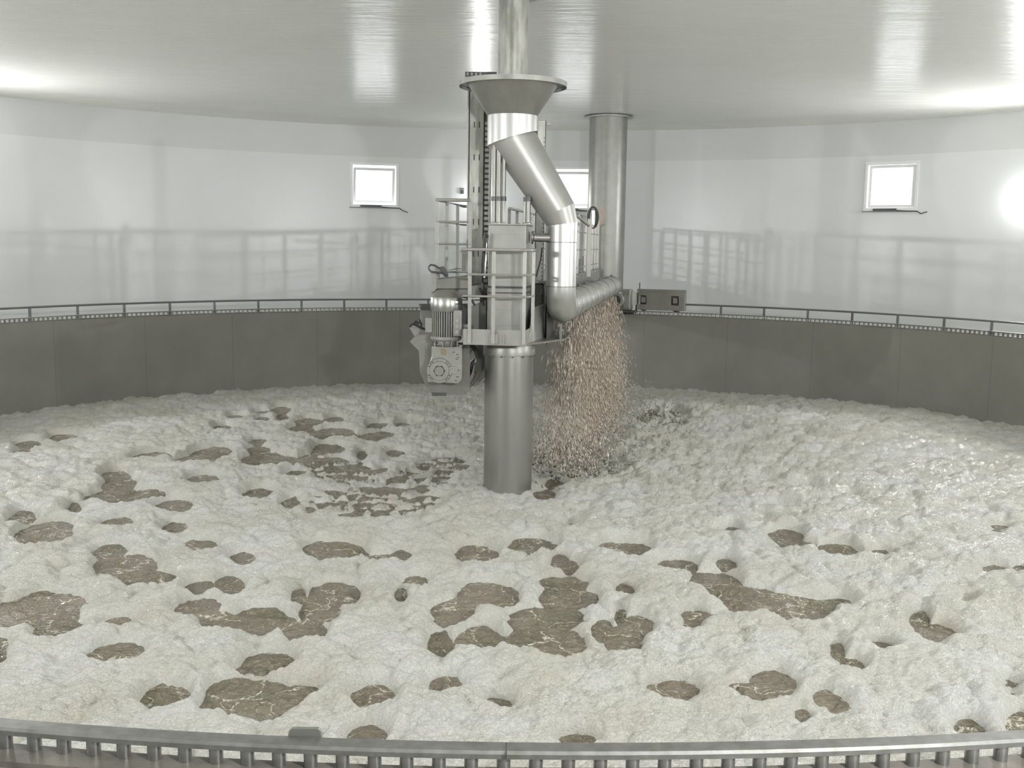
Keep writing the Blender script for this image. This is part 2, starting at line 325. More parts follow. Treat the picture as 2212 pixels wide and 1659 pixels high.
# windows
WL = ['small white tilted-open window left of the machinery, black cable from its opener',
      'small white tilted-open window half hidden behind the slanted duct and the wide column',
      'small white closed window on the wall right of the machinery, above the drive carriage side']
for i, (a, op) in enumerate(WINDOWS):
    p = ringpt(R_HALL, a, 0)
    T = Matrix.Translation(p) @ Matrix.Rotation(-a, 4, 'Z')
    t = thing('window_%d' % (i+1), (p.x, p.y, WIN_Z0), WL[i] if i < 3 else 'unseen small white closed window high on the hall wall', 'window', None, -a); t['kind'] = 'structure'
    hw = WIN_W/2; z0, z1 = WIN_Z0, WIN_Z1
    m = MB(T)
    for q in ((-hw, hw, z1-0.06, z1), (-hw, hw, z0, z0+0.06), (-hw, -hw+0.06, z0+0.06, z1-0.06), (hw-0.06, hw, z0+0.06, z1-0.06)): m.box(q[0], q[1], -0.035, 0.12, q[2], q[3])
    m.build('window_frame', 'white', t, bevel=0.006)
    th = op; s = MB(T @ Matrix.Translation((0, 0.03, z1-0.11 if op else z1-0.065)) @ Matrix.Rotation(th, 4, 'X'))
    w2 = hw-0.075; hh = (z1-z0)-(0.20 if op else 0.13)
    for q in ((-w2, w2, -0.06, 0), (-w2, w2, -hh, -hh+0.06), (-w2, -w2+0.06, -hh+0.06, -0.06), (w2-0.06, w2, -hh+0.06, -0.06)): s.box(q[0], q[1], -0.02, 0.03, q[2], q[3])
    sash = s.build('sash', 'white', t, bevel=0.005)
    s2 = MB(s.T); s2.box(-w2+0.05, w2-0.05, 0.0, 0.008, -hh+0.05, -0.05); s2.build('pane', 'glass', sash)
    if i < 3:
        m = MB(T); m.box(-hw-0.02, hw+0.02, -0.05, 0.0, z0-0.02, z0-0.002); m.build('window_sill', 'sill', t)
        m = MB(T); m.box(-0.33, 0.15, -0.085, -0.035, z0+0.005, z0+0.05); op_ = m.build('opener', 'darkgrey', t, bevel=0.006)
        m = MB(T); m.tube([(0.15, -0.06, z0+0.01), (0.35, -0.055, z0-0.005), (0.56, -0.05, z0-0.01), (0.64, -0.04, z0-0.06), (0.76, -0.03, z0-0.10 if i != 2 else z0-0.02)], 0.009, 6)
        m.build('cable', 'dark', t, smooth=True)
# wall lamp at the right edge; flank and rear wall lamps are unseen added fill
lp = oncyl(2217, 432, R_HALL-0.12); la = math.atan2(lp.x, lp.y)
def wall_lamp(a, z, label, power, glow=22):
    p = ringpt(R_HALL, a, z); T = Matrix.Translation(p) @ Matrix.Rotation(-a, 4, 'Z')
    t = thing('wall_lamp', p, label, 'lamp', None, -a)
    m = MB(T); m.disc((0, -0.001, 0), (0, -1, 0), 0.10, 0.05); m.build('base', 'white', t, smooth=True)
    m = MB(T); m.tube([(0, -0.05, 0), (0, -0.08, 0), (0, -0.105, 0), (0, -0.12, 0)], [0.085, 0.08, 0.055, 0.02], 20); m.build('lamp_glass', 'lamp', t, smooth=True)
    l = bpy.data.lights.new('wall_lamp_light', 'POINT'); l.energy = glow; l.shadow_soft_size = 0.06
    o = bpy.data.objects.new('wall_lamp_light', l); o.location = T @ Vector((0, -0.25, 0)); C.objects.link(o)
    q = T @ Vector((0, -0.14, 0)); l = area_light('wall_lamp_beam', q, (PI/2, 0, PI-a), 0.16, 0.16, power); l.data.shape = 'DISK'
wall_lamp(la, lp.z, 'round glowing white lamp on the curved wall right of the closed window', 240)
hl = oncyl(1036, 425, R_HALL-0.12)
wall_lamp(math.atan2(hl.x, hl.y), hl.z, 'round glowing white lamp on the far wall hidden behind the tall mast', 22, 14)
for dg, lb in ((-140, 'unseen fill lamp added left behind the viewer'), (-98, 'unseen fill lamp added on the left flank'), (-56, 'wall lamp outside the view left of the left window'),
               (98, 'unseen fill lamp added on the right flank'), (134, 'unseen fill lamp added right behind the viewer'), (168, 'unseen fill lamp added straight behind the viewer')):
    wall_lamp(math.radians(dg), lp.z, 'round glowing '+lb, LAMP_POWER*{98: 0.75, -98: 0.65, -56: 0.7}.get(dg, 1.1))  # unseen fill, except the left lamp read from the ceiling glare

# wall sensor
p = oncyl(998, 414, R_HALL-0.01); a = math.atan2(p.x, p.y); T = Matrix.Translation(ringpt(R_HALL, a, p.z)) @ Matrix.Rotation(-a, 4, 'Z')
m = MB(T); m.box(-0.04, 0.04, -0.05, 0, -0.05, 0.04).box(-0.05, 0.05, -0.03, 0, 0.055, 0.075)
tag(m.build('wall_sensor', 'darkgrey'), 'tiny dark sensor box on the white wall above the guard cage', 'sensor')

# ------------------------------------------------------------------ pin rack on the rim
rk = thing('pin_rack', (0, -R_TANK, Z_RIM), 'steel pin rack running round the top of the tank wall', 'rack')
zt = Z_RIM
mb = MB(); arcband(mb, [(R_TANK-0.005, zt), (R_TANK+0.043, zt), (R_TANK+0.050, zt-0.007), (R_TANK+0.050, zt-0.020), (R_TANK-0.005, zt-0.020)], 0, 2*PI, 360)
mb.build('top_bar', 'rack', rk, smooth=True)
mb = MB(); arcband(mb, [(R_TANK+0.004, zt-0.083), (R_TANK+0.004, zt-0.066), (R_TANK+0.10, zt-0.066), (R_TANK+0.10, zt-0.083)], 0, 2*PI, 360)
mb.build('bottom_bar', 'mud', rk, smooth=True)
NP = 695; pm = None; rest = MB()
order = sorted(range(NP), key=lambda k: -math.cos(2*PI*k/NP-PI)); near = set(order[:100])
m0 = MB(); m0.lathe([(0.0185, zt-0.067), (0.0185, zt-0.019)], 0, 0, 16); proto = None
for k in range(NP):
    a = 2*PI*(k+0.5)/NP; p = ringpt(R_TANK+0.024, a, 0)
    if k in near:
        if proto is None: o = m0.build('pin', 'rack', rk, smooth=True); proto = o
        else: o = proto.copy(); C.objects.link(o)
        o.matrix_basis = Matrix.Translation(p)
    else: rest.lathe([(0.0185, zt-0.067), (0.0185, zt-0.019)], p.x, p.y, 6)
o = rest.build('pins', 'rack', rk); o['kind'] = 'stuff'
# joint tabs on the rack
pj = onz(656, 1596, Z_RIM); aj = math.atan2(pj.x, pj.y)
T = Matrix.Translation(ringpt(R_TANK-0.012, aj, Z_RIM)) @ Matrix.Rotation(PI-aj, 4, 'Z')
m = MB(T); m.prism([(-0.055, -0.05), (-0.043, 0.016), (-0.036, 0.023), (0.036, 0.025), (0.043, 0.018), (0.052, -0.05)], -0.006, 0.004)
m.build('splice_plate', 'steel_dull', rk, bevel=0.002)
for px in (1094,):
    a = math.atan2(*(onz(px, 1609, Z_RIM).xy)); T = Matrix.Translation(ringpt(R_TANK+0.03, a, Z_RIM)) @ Matrix.Rotation(PI-a, 4, 'Z')
    m = MB(T); m.box(-0.0015, 0.0015, -0.032, 0.032, -0.021, 0.0012); m.build('weld_joint', 'darkgrey', rk)

# low handrail
hr = thing('handrail', ringpt(R_TANK+0.09, 0, Z_WALK), 'long low grey handrail on thin posts round the far rim', 'handrail')
A0, DA = -0.989, 0.0902
ks = range(-8, 31)
mb = MB(); mb.tube([ringpt(R_TANK+0.14, A0+DA*(ks[0]+(ks[-1]-ks[0])*i/200), Z_RAIL-0.015) for i in range(201)], 0.019, 8); mb.build('top_rail', 'handrail', hr, smooth=True)
for k in ks:
    a = A0+DA*k; T = Matrix.Translation(ringpt(R_TANK+0.14, a, 0)) @ Matrix.Rotation(-a, 4, 'Z')
    m = MB(T); m.box(-0.02, 0.02, -0.012, 0.012, Z_RIM-0.083, Z_RAIL-0.02); m.build('post', 'handrail', hr)

# ------------------------------------------------------------------ water and foam
rng = np.random.default_rng(5)
PT = rng.random((256, 256, 3))
def hsh(ix, iy, k): return PT[(ix+k*37) & 255, (iy+k*91) & 255]
def vnoise(x, y, k=0):
    ix = np.floor(x).astype(int); iy = np.floor(y).astype(int); fx = x-ix; fy = y-iy
    fx = fx*fx*(3-2*fx); fy = fy*fy*(3-2*fy)
    a = hsh(ix, iy, k)[..., 0]; b = hsh(ix+1, iy, k)[..., 0]; c = hsh(ix, iy+1, k)[..., 0]; d = hsh(ix+1, iy+1, k)[..., 0]
    return (a*(1-fx)+b*fx)*(1-fy)+(c*(1-fx)+d*fx)*fy
def fbm(x, y, k=0, o=3):
    s = 0; amp = .5; t = 0
    for i in range(o): s = s+amp*vnoise(x*2**i, y*2**i, k+i); t += amp; amp *= .5
    return s/t
def worley(x, y, k=0):
    ix = np.floor(x).astype(int); iy = np.floor(y).astype(int); F1 = np.full(x.shape, 9.0)
    for dx in (-1, 0, 1):
        for dy in (-1, 0, 1):
            hh = hsh(ix+dx, iy+dy, k); d = (ix+dx+hh[..., 0]-x)**2+(iy+dy+hh[..., 1]-y)**2; F1 = np.minimum(F1, d)
    return np.sqrt(F1)
def sstep(a, b, x): t = np.clip((x-a)/(b-a), 0, 1); return t*t*(3-2*t)
HOLES = [(85,1302,70,20),(116,1327,42,14),(127,1354,42,10),(49,1114,26,8),(97,1148,52,20),(250,1025,26,10),(258,1042,33,8),(270,1068,85,12),
(376,1090,38,7),(440,1034,33,7),(251,1126,30,5),(375,1133,24,8),(238,1186,33,8),(438,1175,27,6),(520,1200,22,6),(269,1220,56,17),(326,1245,55,8),
(430,1265,27,8),(496,1258,25,12),(427,1307,41,18),(645,1281,14,9),(720,1278,52,18),(687,1315,42,18),(477,1338,38,16),(565,1338,75,26),(658,1358,44,18),
(253,1405,43,12),(575,1428,54,17),(253,1338,22,5),(354,1499,52,17),(540,1502,105,35),(650,1485,45,10),(808,1497,45,15),(723,1186,68,14),(557,1063,30,8),
(627,1082,17,5),(160,1094,11,5),(790,1585,42,18),(866,1196,24,7),(830,1200,35,5),(1029,1193,43,14),(1151,1176,54,10),(1344,1184,57,13),(1211,1206,18,6),
(1231,1216,17,5),(865,1279,10,6),(1052,1282,65,18),(979,1312,39,13),(976,1332,27,8),(1221,1252,47,12),(1228,1282,65,18),(1190,1325,82,17),(1132,1338,40,11),
(1035,1372,52,21),(953,1385,24,16),(1191,1382,60,25),(1118,1375,28,14),(1304,1355,20,14),(1347,1372,37,20),(1380,1348,25,17),(1340,1325,8,5),(960,1474,32,11),
(1075,1509,30,5),(1453,1484,47,16),(1244,1594,42,9),(1175,1068,20,8),(1350,1265,20,4),(1468,1219,40,10),(1546,1250,56,16),(1615,1289,72,22),(1719,1304,75,22),
(1803,1295,38,8),(1568,1215,18,5),(1584,1143,15,5),(1698,1154,33,10),(1720,1174,45,7),(1810,1186,47,10),(1900,1191,22,4),(1502,1322,29,10),(1495,1342,15,5),
(1987,1333,17,10),(2027,1362,38,14),(1842,1429,22,5),(1810,1400,9,6),(1904,1387,22,3),(2153,1228,22,4),(2204,1226,12,4),(1669,1467,40,17),(1629,1487,42,10),
(1781,1501,16,4),(1806,1512,18,5),(2096,1566,22,7),(2204,1553,18,14),(136,943,30,4),(50,974,15,3),(59,958,20,3),(457,976,42,9),(430,990,42,9),(556,951,22,4),
(560,969,22,5),(583,990,60,14),(662,987,22,6),(511,897,18,3),(481,922,18,4),(567,888,20,3),(606,884,22,5),(567,903,14,3),(610,900,12,4),(669,910,30,5),
(723,905,22,4),(653,925,25,5),(719,935,50,9),(814,938,45,7),(814,917,22,4),(872,917,15,4),(710,967,36,8),(637,1021,22,5),(325,984,42,5),(782,979,10,3),
(854,978,22,5),(1198,1040,20,6),(25,1325,25,12),(0,1400,8,8)]
SHALLOW = [(1655,1034,35,5),(1740,1047,35,5),(1840,1068,30,4),(2157,1137,20,8),(1734,1539,15,6),(2182,1477,22,18),(1944,1242,25,5),(2085,1300,18,4),(1700,1090,30,6),(900,1250,30,5),(1240,1132,20,4)]
THIN = [(815,1078,150,36),(760,1022,85,22),(905,1035,75,22),(960,1003,60,20),(1240,1010,110,28),(1430,905,60,25),(700,1000,50,16)]
def world_ell(cx, cy, rx, ry, ft=0.03):
    bk = onz(cx, cy-ry, WATER_Z); ff = onz(cx, cy+ry, ft); c = (bk+ff)/2
    dist = (c-CAM).length; a = rx*dist/F; b = (bk-ff).length/2
    d = Vector((c.x-CAM.x, c.y-CAM.y)).normalized()
    return c.x, c.y, d.x, d.y, a, max(b, 0.03)
def foam_height(X, Y):
    wx = X+0.22*(fbm(X*1.7, Y*1.7, 3)-.5); wy = Y+0.22*(fbm(X*1.7, Y*1.7, 9)-.5)
    big = fbm(X*0.55, Y*0.55, 20, 3)-.5
    w1 = np.clip(1-1.5*worley(wx*1.9, wy*1.9, 1)**2, -0.1, 1)
    w2 = np.clip(1-1.5*worley(wx*4.6, wy*4.6, 2)**2, -0.1, 1)
    w3 = np.clip(1-1.5*worley(wx*11, wy*11, 4)**2, -0.1, 1)
    w4 = np.clip(1-1.5*worley(wx*25, wy*25, 6)**2, -0.1, 1)
    h = 0.055+0.09*big+0.055*(w1-.7)+0.046*(w2-.7)+0.023*(w3-.7)+0.013*(w4-.7)+0.03*(fbm(X*9, Y*9, 50, 4)-.5)
    h = np.where(h < 0.0, 0.012*np.tanh(h/0.012), h)
    # higher bank on the right behind the fall, low moat near the column
    bank = np.exp(-(((X-5.6)/2.6)**2+((Y-4.6)/3.0)**2)); h = h+0.14*bank+0.02*bank*(w2-.6)-0.012*bank*(w3-.6)
    keep = np.ones_like(X)
    ed = 0.55*(fbm(X*3.2, Y*3.2, 60, 3)-.5)
    for E in HOLES:
        cx, cy, dx, dy, a, b = world_ell(*E)
        u = (X-cx)*dy-(Y-cy)*dx; v = (X-cx)*dx+(Y-cy)*dy
        sel = (np.abs(u) < a*1.9+.3) & (np.abs(v) < b*1.9+.3)
        if not sel.any(): continue
        q = np.sqrt((u[sel]/a)**2+(v[sel]/b)**2)+ed[sel]
        s = min(a, b); k = np.clip((q-1.0)*s/0.10, 0, 1); keep[sel] = np.minimum(keep[sel], np.sqrt(k*(2-k)))
    for E in SHALLOW:
        cx, cy, dx, dy, a, b = world_ell(*E); u = (X-cx)*dy-(Y-cy)*dx; v = (X-cx)*dx+(Y-cy)*dy
        h = h-0.10*np.exp(-((u/a)**2+(v/b)**2)**1.5)
    thin = np.zeros_like(X)
    for E in THIN:
        cx, cy, dx, dy, a, b = world_ell(*E); u = (X-cx)*dy-(Y-cy)*dx; v = (X-cx)*dx+(Y-cy)*dy
        thin = np.maximum(thin, 1-sstep(0.75, 1.15, np.sqrt((u/a)**2+(v/b)**2)+ed*.6))
    st = np.abs(fbm(wx*3.6, wy*3.6, 70, 4)-.5)*2
    th = WATER_Z+0.035-0.42*np.clip(st-0.02, 0, .5)+0.012*(w3-.5)+0.008*(w4-.5)+.012*(fbm(X*14, Y*14, 80, 2)-.5)
    h = (-0.10)*(1-keep)+h*keep
    h = h*(1-thin)+np.minimum(h, th)*thin
    # churned froth where the fall lands
    sp = np.exp(-(((X-1.45)/0.9)**2+((Y-4.0)/3.0)**2)); h = h+sp*(0.10*(fbm(X*7, Y*7, 90, 3)-.35)+0.05*w3*(w2))
    return h
def polar_sheet(name, NT, NA, height, m):       # fine sheet filling the tank, denser towards the near side
    lim = math.asin((R_TANK-0.004)/12.0)*0.9995
    s = np.linspace(-1, 1, NA); phi = lim*(0.62*s+0.38*s**5)
    P, Q = np.meshgrid(phi, np.linspace(0, 1, NT))
    rt = R_TANK-0.004; disc = np.sqrt(np.maximum(rt**2-(12*np.sin(P))**2, 1e-6)); t0 = 12*np.cos(P)-disc; t1 = 12*np.cos(P)+disc
    inv = (1/t0)*(1-Q)+(1/t1)*Q; tt = 1/inv; tt = tt*0.82+0.18*(t0+(t1-t0)*Q)
    X = tt*np.sin(P); Y = -12+tt*np.cos(P); Z = height(X, Y)
    V = np.stack([X, Y, Z], -1).reshape(-1, 3)
    idx = np.arange(NT*NA).reshape(NT, NA)
    FQ = np.stack([idx[:-1, :-1], idx[:-1, 1:], idx[1:, 1:], idx[1:, :-1]], -1).reshape(-1, 4)
    me = bpy.data.meshes.new(name); me.vertices.add(len(V)); me.vertices.foreach_set('co', V.astype(np.float32).ravel())
    me.loops.add(FQ.size); me.loops.foreach_set('vertex_index', FQ.astype(np.int32).ravel())
    me.polygons.add(len(FQ)); me.polygons.foreach_set('loop_start', np.arange(0, FQ.size, 4, dtype=np.int32))
    me.update(calc_edges=True); me.shade_smooth(); me.materials.append(M[m])
    o = bpy.data.objects.new(name, me); C.objects.link(o); return o
def water_height(X, Y):
    wx = X+0.3*(fbm(X*1.5, Y*1.5, 31)-.5); wy = Y+0.3*(fbm(X*1.5, Y*1.5, 37)-.5)
    d1 = np.clip(1-1.5*worley(wx*1.8, wy*1.8, 12)**2, -0.1, 1)
    r1 = 1-np.abs(fbm(wx*5, wy*5, 41, 3)-.5)*4; r2 = 1-np.abs(fbm(wx*13, wy*13, 45, 2)-.5)*4
    return WATER_Z-0.022+0.035*(d1-.5)+0.012*r1+0.006*r2
tag(polar_sheet('foam', 900, 1250, foam_height, 'foam'), 'thick off-white foam blanket floating over the whole tank', 'foam', kind='stuff')
tag(polar_sheet('water', 560, 800, water_height, 'water'), 'brown bubbling water showing through the gaps in the foam', 'water', kind='stuff')

# ------------------------------------------------------------------ machinery
def zc(py, Y=0.0, px=1106): return at(px, py, Y).z
def P(px, py, Y): return at(px, py, Y)
# fixed centre column
t = thing('centre_column', (0, 0, 0), 'thick round stainless column standing in the foam at the centre of the tank', 'column')
z0 = zc(770, -0.28); z1 = zc(747, -0.29)
m = MB(); m.lathe([(0.283, -0.6), (0.283, z0+0.03)], n=64); m.build('shaft', 'steel', t, smooth=True)
m = MB(); m.lathe([(0.283, z0-0.004), (0.302, z0), (0.302, z1-0.01), (0.297, z1), (0.1, z1)], n=64); m.build('collar', 'steel_dull', t, smooth=True)
for k in range(14):
    a = 2*PI*(k+.3)/14; m = MB(); m.disc((0.30*math.sin(a), -0.30*math.cos(a), z0-0.002), (0, 0, -1), 0.010, 0.014, 8); m.build('bolt', 'darkgrey', t)
m = MB(); m.lathe([(0.285, z1-0.001), (0.285, z1+0.03), (0.1, z1+0.03)], n=64); m.build('slewing_ring', 'darkgrey', t, smooth=True)
for k in range(28):
    a = 2*PI*k/28; m = MB(); m.disc((0.291*math.sin(a), -0.291*math.cos(a), z1-0.002), (0, 0, 1), 0.008, 0.02, 8); m.build('bolt', 'pale', t)
ZB = z1+0.03

# feed pipe from the ceiling
t = thing('ceiling_pipe', (0, 0, Z_CEIL), 'stained vertical pipe coming down from the ceiling into the funnel', 'pipe')
zf = zc(175)
m = MB(); m.lathe([(0.168, zf-0.05), (0.168, Z_CEIL+0.05)], n=40); m.build('pipe', 'galv', t, smooth=True)
m = MB(); m.lathe([(0.17, Z_CEIL+0.018), (0.285, Z_CEIL+0.018), (0.285, Z_CEIL+0.034), (0.17, Z_CEIL+0.034)], n=56, closed=True); m.build('flange', 'steel', t, smooth=True)

# funnel and duct
dt = thing('feed_duct', (0, 0, ZB), 'stainless funnel with slanted duct and long horizontal distribution pipe', 'duct')
RZ = zc(182, 0)
zr0, zr1, zcone, zmit = RZ-0.035, RZ+0.018, zc(251), zc(300)
m = MB(); m.lathe([(0.52, zr1-0.012), (0.602, zr1-0.012), (0.602, zr0), (0.608, zr0), (0.608, zr1), (0.52, zr1)], n=72, closed=True); m.build('funnel_rim', 'pale', dt, smooth=True)
m = MB(); m.lathe([(0.522, zr1-0.005), (0.283, zcone), (0.277, zcone), (0.515, zr1-0.003)], n=72, closed=True); m.build('funnel_cone', 'steel_dull', dt, smooth=True)
A = Vector((0.0, 0, zmit)); B = Vector((0.585, 0.0, zc(470))); B2 = Vector((0.585, 0, zc(520)))
def mitre_ring(p, d, r, nrm, n=48):
    d = d.normalized(); nrm = nrm.normalized(); y = Vector((0, 1, 0)); s_ = d.cross(y).normalized(); out = []
    for k in range(n):
        o = (s_*math.cos(2*PI*k/n)+y*math.sin(2*PI*k/n))*r; out.append(p+o-d*(o.dot(nrm)/d.dot(nrm)))
    return out
dn = Vector((0, 0, -1)); dd = (B-A).normalized(); nA = (dn+dd); nB = (dd*1.0+dn)
m = MB(); m.rings([[Vector((p.x, p.y, zcone)) for p in mitre_ring(A, dn, 0.283, dn)], mitre_ring(A, dn, 0.283, nA)], cap=False); m.build('upper_collar', 'steel_bright', dt, smooth=True)
Bm = B+Vector((-0.02, 0, 0.0)); mid = (dd*0.5+dn*0.5).normalized()
n1 = dd+mid; n2 = mid+dn
J1 = Bm-mid*0.06; J2 = Bm+mid*0.07; J2.x = 0.585; J1 = A+dd*((B-A).length-0.10)
m = MB(); m.rings([mitre_ring(A, dd, 0.262, nA), mitre_ring(J1, dd, 0.205, n1)], cap=False); m.build('slanted_duct', 'steel_soft', dt, smooth=True)
m = MB(); m.rings([mitre_ring(J1, mid, 0.205, n1), mitre_ring(J2, mid, 0.178, n2)], cap=False); m.build('bend', 'steel_soft', dt, smooth=True)
zv1, zv2 = zc(522), zc(617)
DX = 0.585; RV = 0.173; zax = zc(664)
m = MB(); m.rings([mitre_ring(J2, dn, 0.176, n2), mitre_ring(Vector((DX, 0, zv1)), dn, 0.174, dn)], cap=False); m.build('vertical_duct', 'steel_bright', dt, smooth=True)
m = MB(); m.rings([mitre_ring(Vector((DX, 0, zv1)), dn, 0.173, dn), mitre_ring(Vector((DX, 0, zv2)), dn, 0.173, dn)], cap=False); m.build('vertical_duct', 'steel_bright', dt, smooth=True)
for z in (zv1, zv2):
    m = MB(); m.tube([(DX+0.174*math.cos(2*PI*k/40), 0.174*math.sin(2*PI*k/40), z) for k in range(40)], 0.003, 6, closed=True); m.build('seam', 'dark', dt)
E_ = P(1322, 630, 7.4); hd = Vector((E_.x-DX, 7.4, 0)).normalized()
pts = [Vector((DX, 0, zv2)), Vector((DX, 0, zax+0.20))]
for k in range(1, 9):
    t_ = PI/2*k/8; pts.append(Vector((DX, 0, zax+0.20-0.20*math.sin(t_)))+hd*0.20*(1-math.cos(t_)))
m = MB(); m.tube(pts, RV, 48, cap=False); m.build('elbow', 'steel_soft', dt, smooth=True)
S0 = pts[-1]; S1 = Vector((E_.x, 7.4, zax-0.02))
m = MB(); m.tube([S0, S1, S1+hd*0.06], [RV, RV*0.98, RV*0.6], 48); m.build('distribution_pipe', 'steel_soft', dt, smooth=True)
for k in range(9):
    c = S0.lerp(S1, [0.02, 0.09, 0.17, 0.26, 0.37, 0.5, 0.65, 0.82, 0.97][k]); d, s_, u_ = frame_of(S1-S0); r = RV+0.004
    m = MB(); m.tube([c+(s_*math.cos(2*PI*j/40)+u_*math.sin(2*PI*j/40))*r for j in range(40)], 0.007, 6, closed=True); m.build('seam', 'steel_dull', dt, smooth=True)
    m = MB(); m.box(c.x-0.02, c.x+0.02, c.y-0.03, c.y+0.03, c.z+RV-0.005, c.z+RV+0.035); m.build('lug', 'darkgrey', dt)

# rotating bridge, in its own frame: x across, y along
AZ = 0.155
BT = Matrix.Rotation(-AZ, 4, 'Z')
def W(x, y, z): return BT @ Vector((x, y, z))
ZD = W(0, 0, 0).z+zc(740, -0.6); ZU = 2.47
bt = thing('rotating_bridge', (0, 0, ZB), 'grey steel bridge deck turning on the centre column and reaching the rim', 'bridge')
m = MB(BT); m.box(-0.42, 0.27, -0.60, 0.9, ZB, ZB+0.03); m.build('front_deck', 'steel_dull', bt)
m = MB(BT); m.box(-0.42, 0.27, -0.612, -0.604, ZB, ZD+0.14); m.build('toe_plate', 'pale', bt, bevel=0.004)
m = MB(BT); m.prism([(-0.42, ZB), (-0.42, ZD+0.14), (-0.425, ZD+0.14), (-0.425, ZB)], -0.61, 0.2); m.build('toe_plate', 'pale', bt)
m = MB(BT); m.prism([(0.27, ZB), (0.27, ZD+0.14), (0.275, ZD+0.14), (0.275, ZB)], -0.61, 0.5); m.build('toe_plate', 'pale', bt)
for q in ((0.03, 0.042), (-0.13, -0.03)):
    m = MB(BT); m.box(q[0], q[1], -0.635, -0.613, ZB+0.02, ZB+0.13); m.build('post_clamp', 'pale', bt, bevel=0.003)
m = MB(BT)
m.box(0.36, 0.37, 0.35, 8.9, ZB-0.06, ZU-0.02).box(-0.42, -0.41, 0.35, 8.9, ZB-0.06, ZU-0.02).box(-0.42, 0.37, 0.9, 8.9, ZB-0.07, ZB-0.06)
m.build('side_beam', 'steel_dull', bt)
m = MB(BT); m.box(-0.44, 0.40, 0.9, 8.9, ZU-0.03, ZU); m.build('walkway_deck', 'steel_dull', bt)
m = MB(BT)
m.v += []; q = [(0.28, -0.45, ZB+0.01), (0.40, 0.6, ZB+0.01), (0.40, 0.6, ZB+0.42), (0.30, -0.05, ZB+0.40), (0.28, -0.45, ZB+0.05)]
i1 = [m.pt(p) for p in q]; i2 = [m.pt((p[0]-0.012, p[1], p[2])) for p in q]
m.f += [tuple(i1), tuple(reversed(i2))]+[(i1[k], i1[(k+1) % 5], i2[(k+1) % 5], i2[k]) for k in range(5)]; m.build('side_gusset', 'pale', bt)
# bracket carrying the duct, under the elbow
m = MB(BT); q = [(0.26, -0.55, ZB), (0.26, 1.3, ZB), (0.62, 1.25, ZB), (0.62, 0.25, ZB)]
i1 = [m.pt(p) for p in q]; i2 = [m.pt((p[0], p[1], p[2]+0.02)) for p in q]
m.f += [tuple(reversed(i1)), tuple(i2)]+[(i1[k], i1[(k+1) % 4], i2[(k+1) % 4], i2[k]) for k in range(4)]
m.box(0.56, 0.575, 0.2, 0.35, ZB, ZB+0.20); m.build('duct_bracket', 'steel_dull', bt)
m = MB(BT); m.box(0.405, 0.415, 0.2, 0.8, ZB+0.02, ZB+0.36); m.build('service_panel', 'darkgrey', bt)
# centre housing on the front deck
t = thing('control_housing', W(0, -0.07, ZB+0.03), 'tall pale sheet-steel housing box behind the front guard rail', 'housing', None, -AZ)
zt1 = zc(486, -0.35)
m = MB(BT); m.box(-0.195, 0.225, -0.36, 0.20, ZD+0.60, zt1); m.build('upper_box', 'pale', t, bevel=0.01)
m = MB(BT); m.box(-0.205, 0.215, -0.35, 0.19, ZB+0.03, ZD+0.60); m.build('lower_box', 'pale', t, bevel=0.008)
m = MB(BT); m.box(-0.22, 0.24, -0.375, 0.21, ZD+0.585, ZD+0.60).box(-0.22, 0.24, -0.375, 0.21, ZD+0.53, ZD+0.54); m.build('flange', 'darkgrey', t)
m = MB(BT); m.box(-0.205, 0.235, -0.37, 0.21, zt1, zt1+0.012); m.build('lid', 'pale', t)
for x in (-0.16, -0.11, -0.02, 0.14, 0.20):
    m = MB(BT); m.disc(W(0, 0, 0)*0+Vector((x, -0.33, zt1+0.012)), (0, 0, 1), 0.012, 0.014, 8); m.build('bolt', 'grey_paint', t)
m = MB(BT); m.box(-0.15, 0.16, -0.364, -0.360, ZD+0.66, zt1-0.10); m.build('front_panel', 'pale', t, bevel=0.002)
m = MB(BT); m.box(-0.10, 0.16, -0.354, -0.350, ZB+0.20, ZD+0.34); m.build('front_panel', 'pale', t, bevel=0.002)
m = MB(BT); m.box(-0.04, 0.20, -0.50, -0.35, ZB+0.03, ZB+0.14); m.build('foot_box', 'steel_dull', t, bevel=0.004)
# stub pipe to the duct
t = thing('cross_pipe', P(1158, 513, -0.1), 'short horizontal flanged pipe joining the housing to the vertical duct', 'pipe')
a_ = P(1148, 513, -0.1); b_ = P(1192, 514, -0.05)
m = MB(); m.tube([a_+Vector((0.02, 0, 0)), b_], 0.047, 20); m.build('pipe', 'steel', t, smooth=True)
m = MB(); m.disc(a_, (1, 0, 0), 0.072, 0.022, 24); m.build('flange', 'steel_dull', t, smooth=True)

# vertical rods standing on the housing
rods = [(1066, 300, 0.022), (1076, 312, 0.030), (1087, 330, 0.024), (1133, 425, 0.014), (1141, 430, 0.026)]
RL = ['thin bright vertical rod closest to the tall mast', 'thick vertical tube on the housing between two thinner ones', 'vertical tube on the housing on the duct side of the thick one',
      'very thin rod on the housing lid under the slanted duct', 'short thick tube on the housing lid under the slanted duct']
for (px, py, r), lb in zip(rods, RL):
    p = P(px, 484, -0.12); zt_ = zc(py, -0.12, px)
    t = thing('vertical_tube', (p.x, p.y, zt1+0.012), lb, 'tube')
    m = MB(); m.lathe([(r, zt1+0.012), (r, zt_)], p.x, p.y, 20); m.build('tube', 'steel_dull', t, smooth=True)
    m = MB(); m.lathe([(r*1.5, zt1+0.012), (r*1.5, zt1+0.03), (r, zt1+0.035)], p.x, p.y, 20); m.build('base_flange', 'steel_dull', t, smooth=True)
    zk = zt1+0.27; m = MB(); m.lathe([(r*1.35, zk), (r*1.35, zk+0.05)], p.x, p.y, 12); m.build('clamp', 'darkgrey', t, smooth=True)

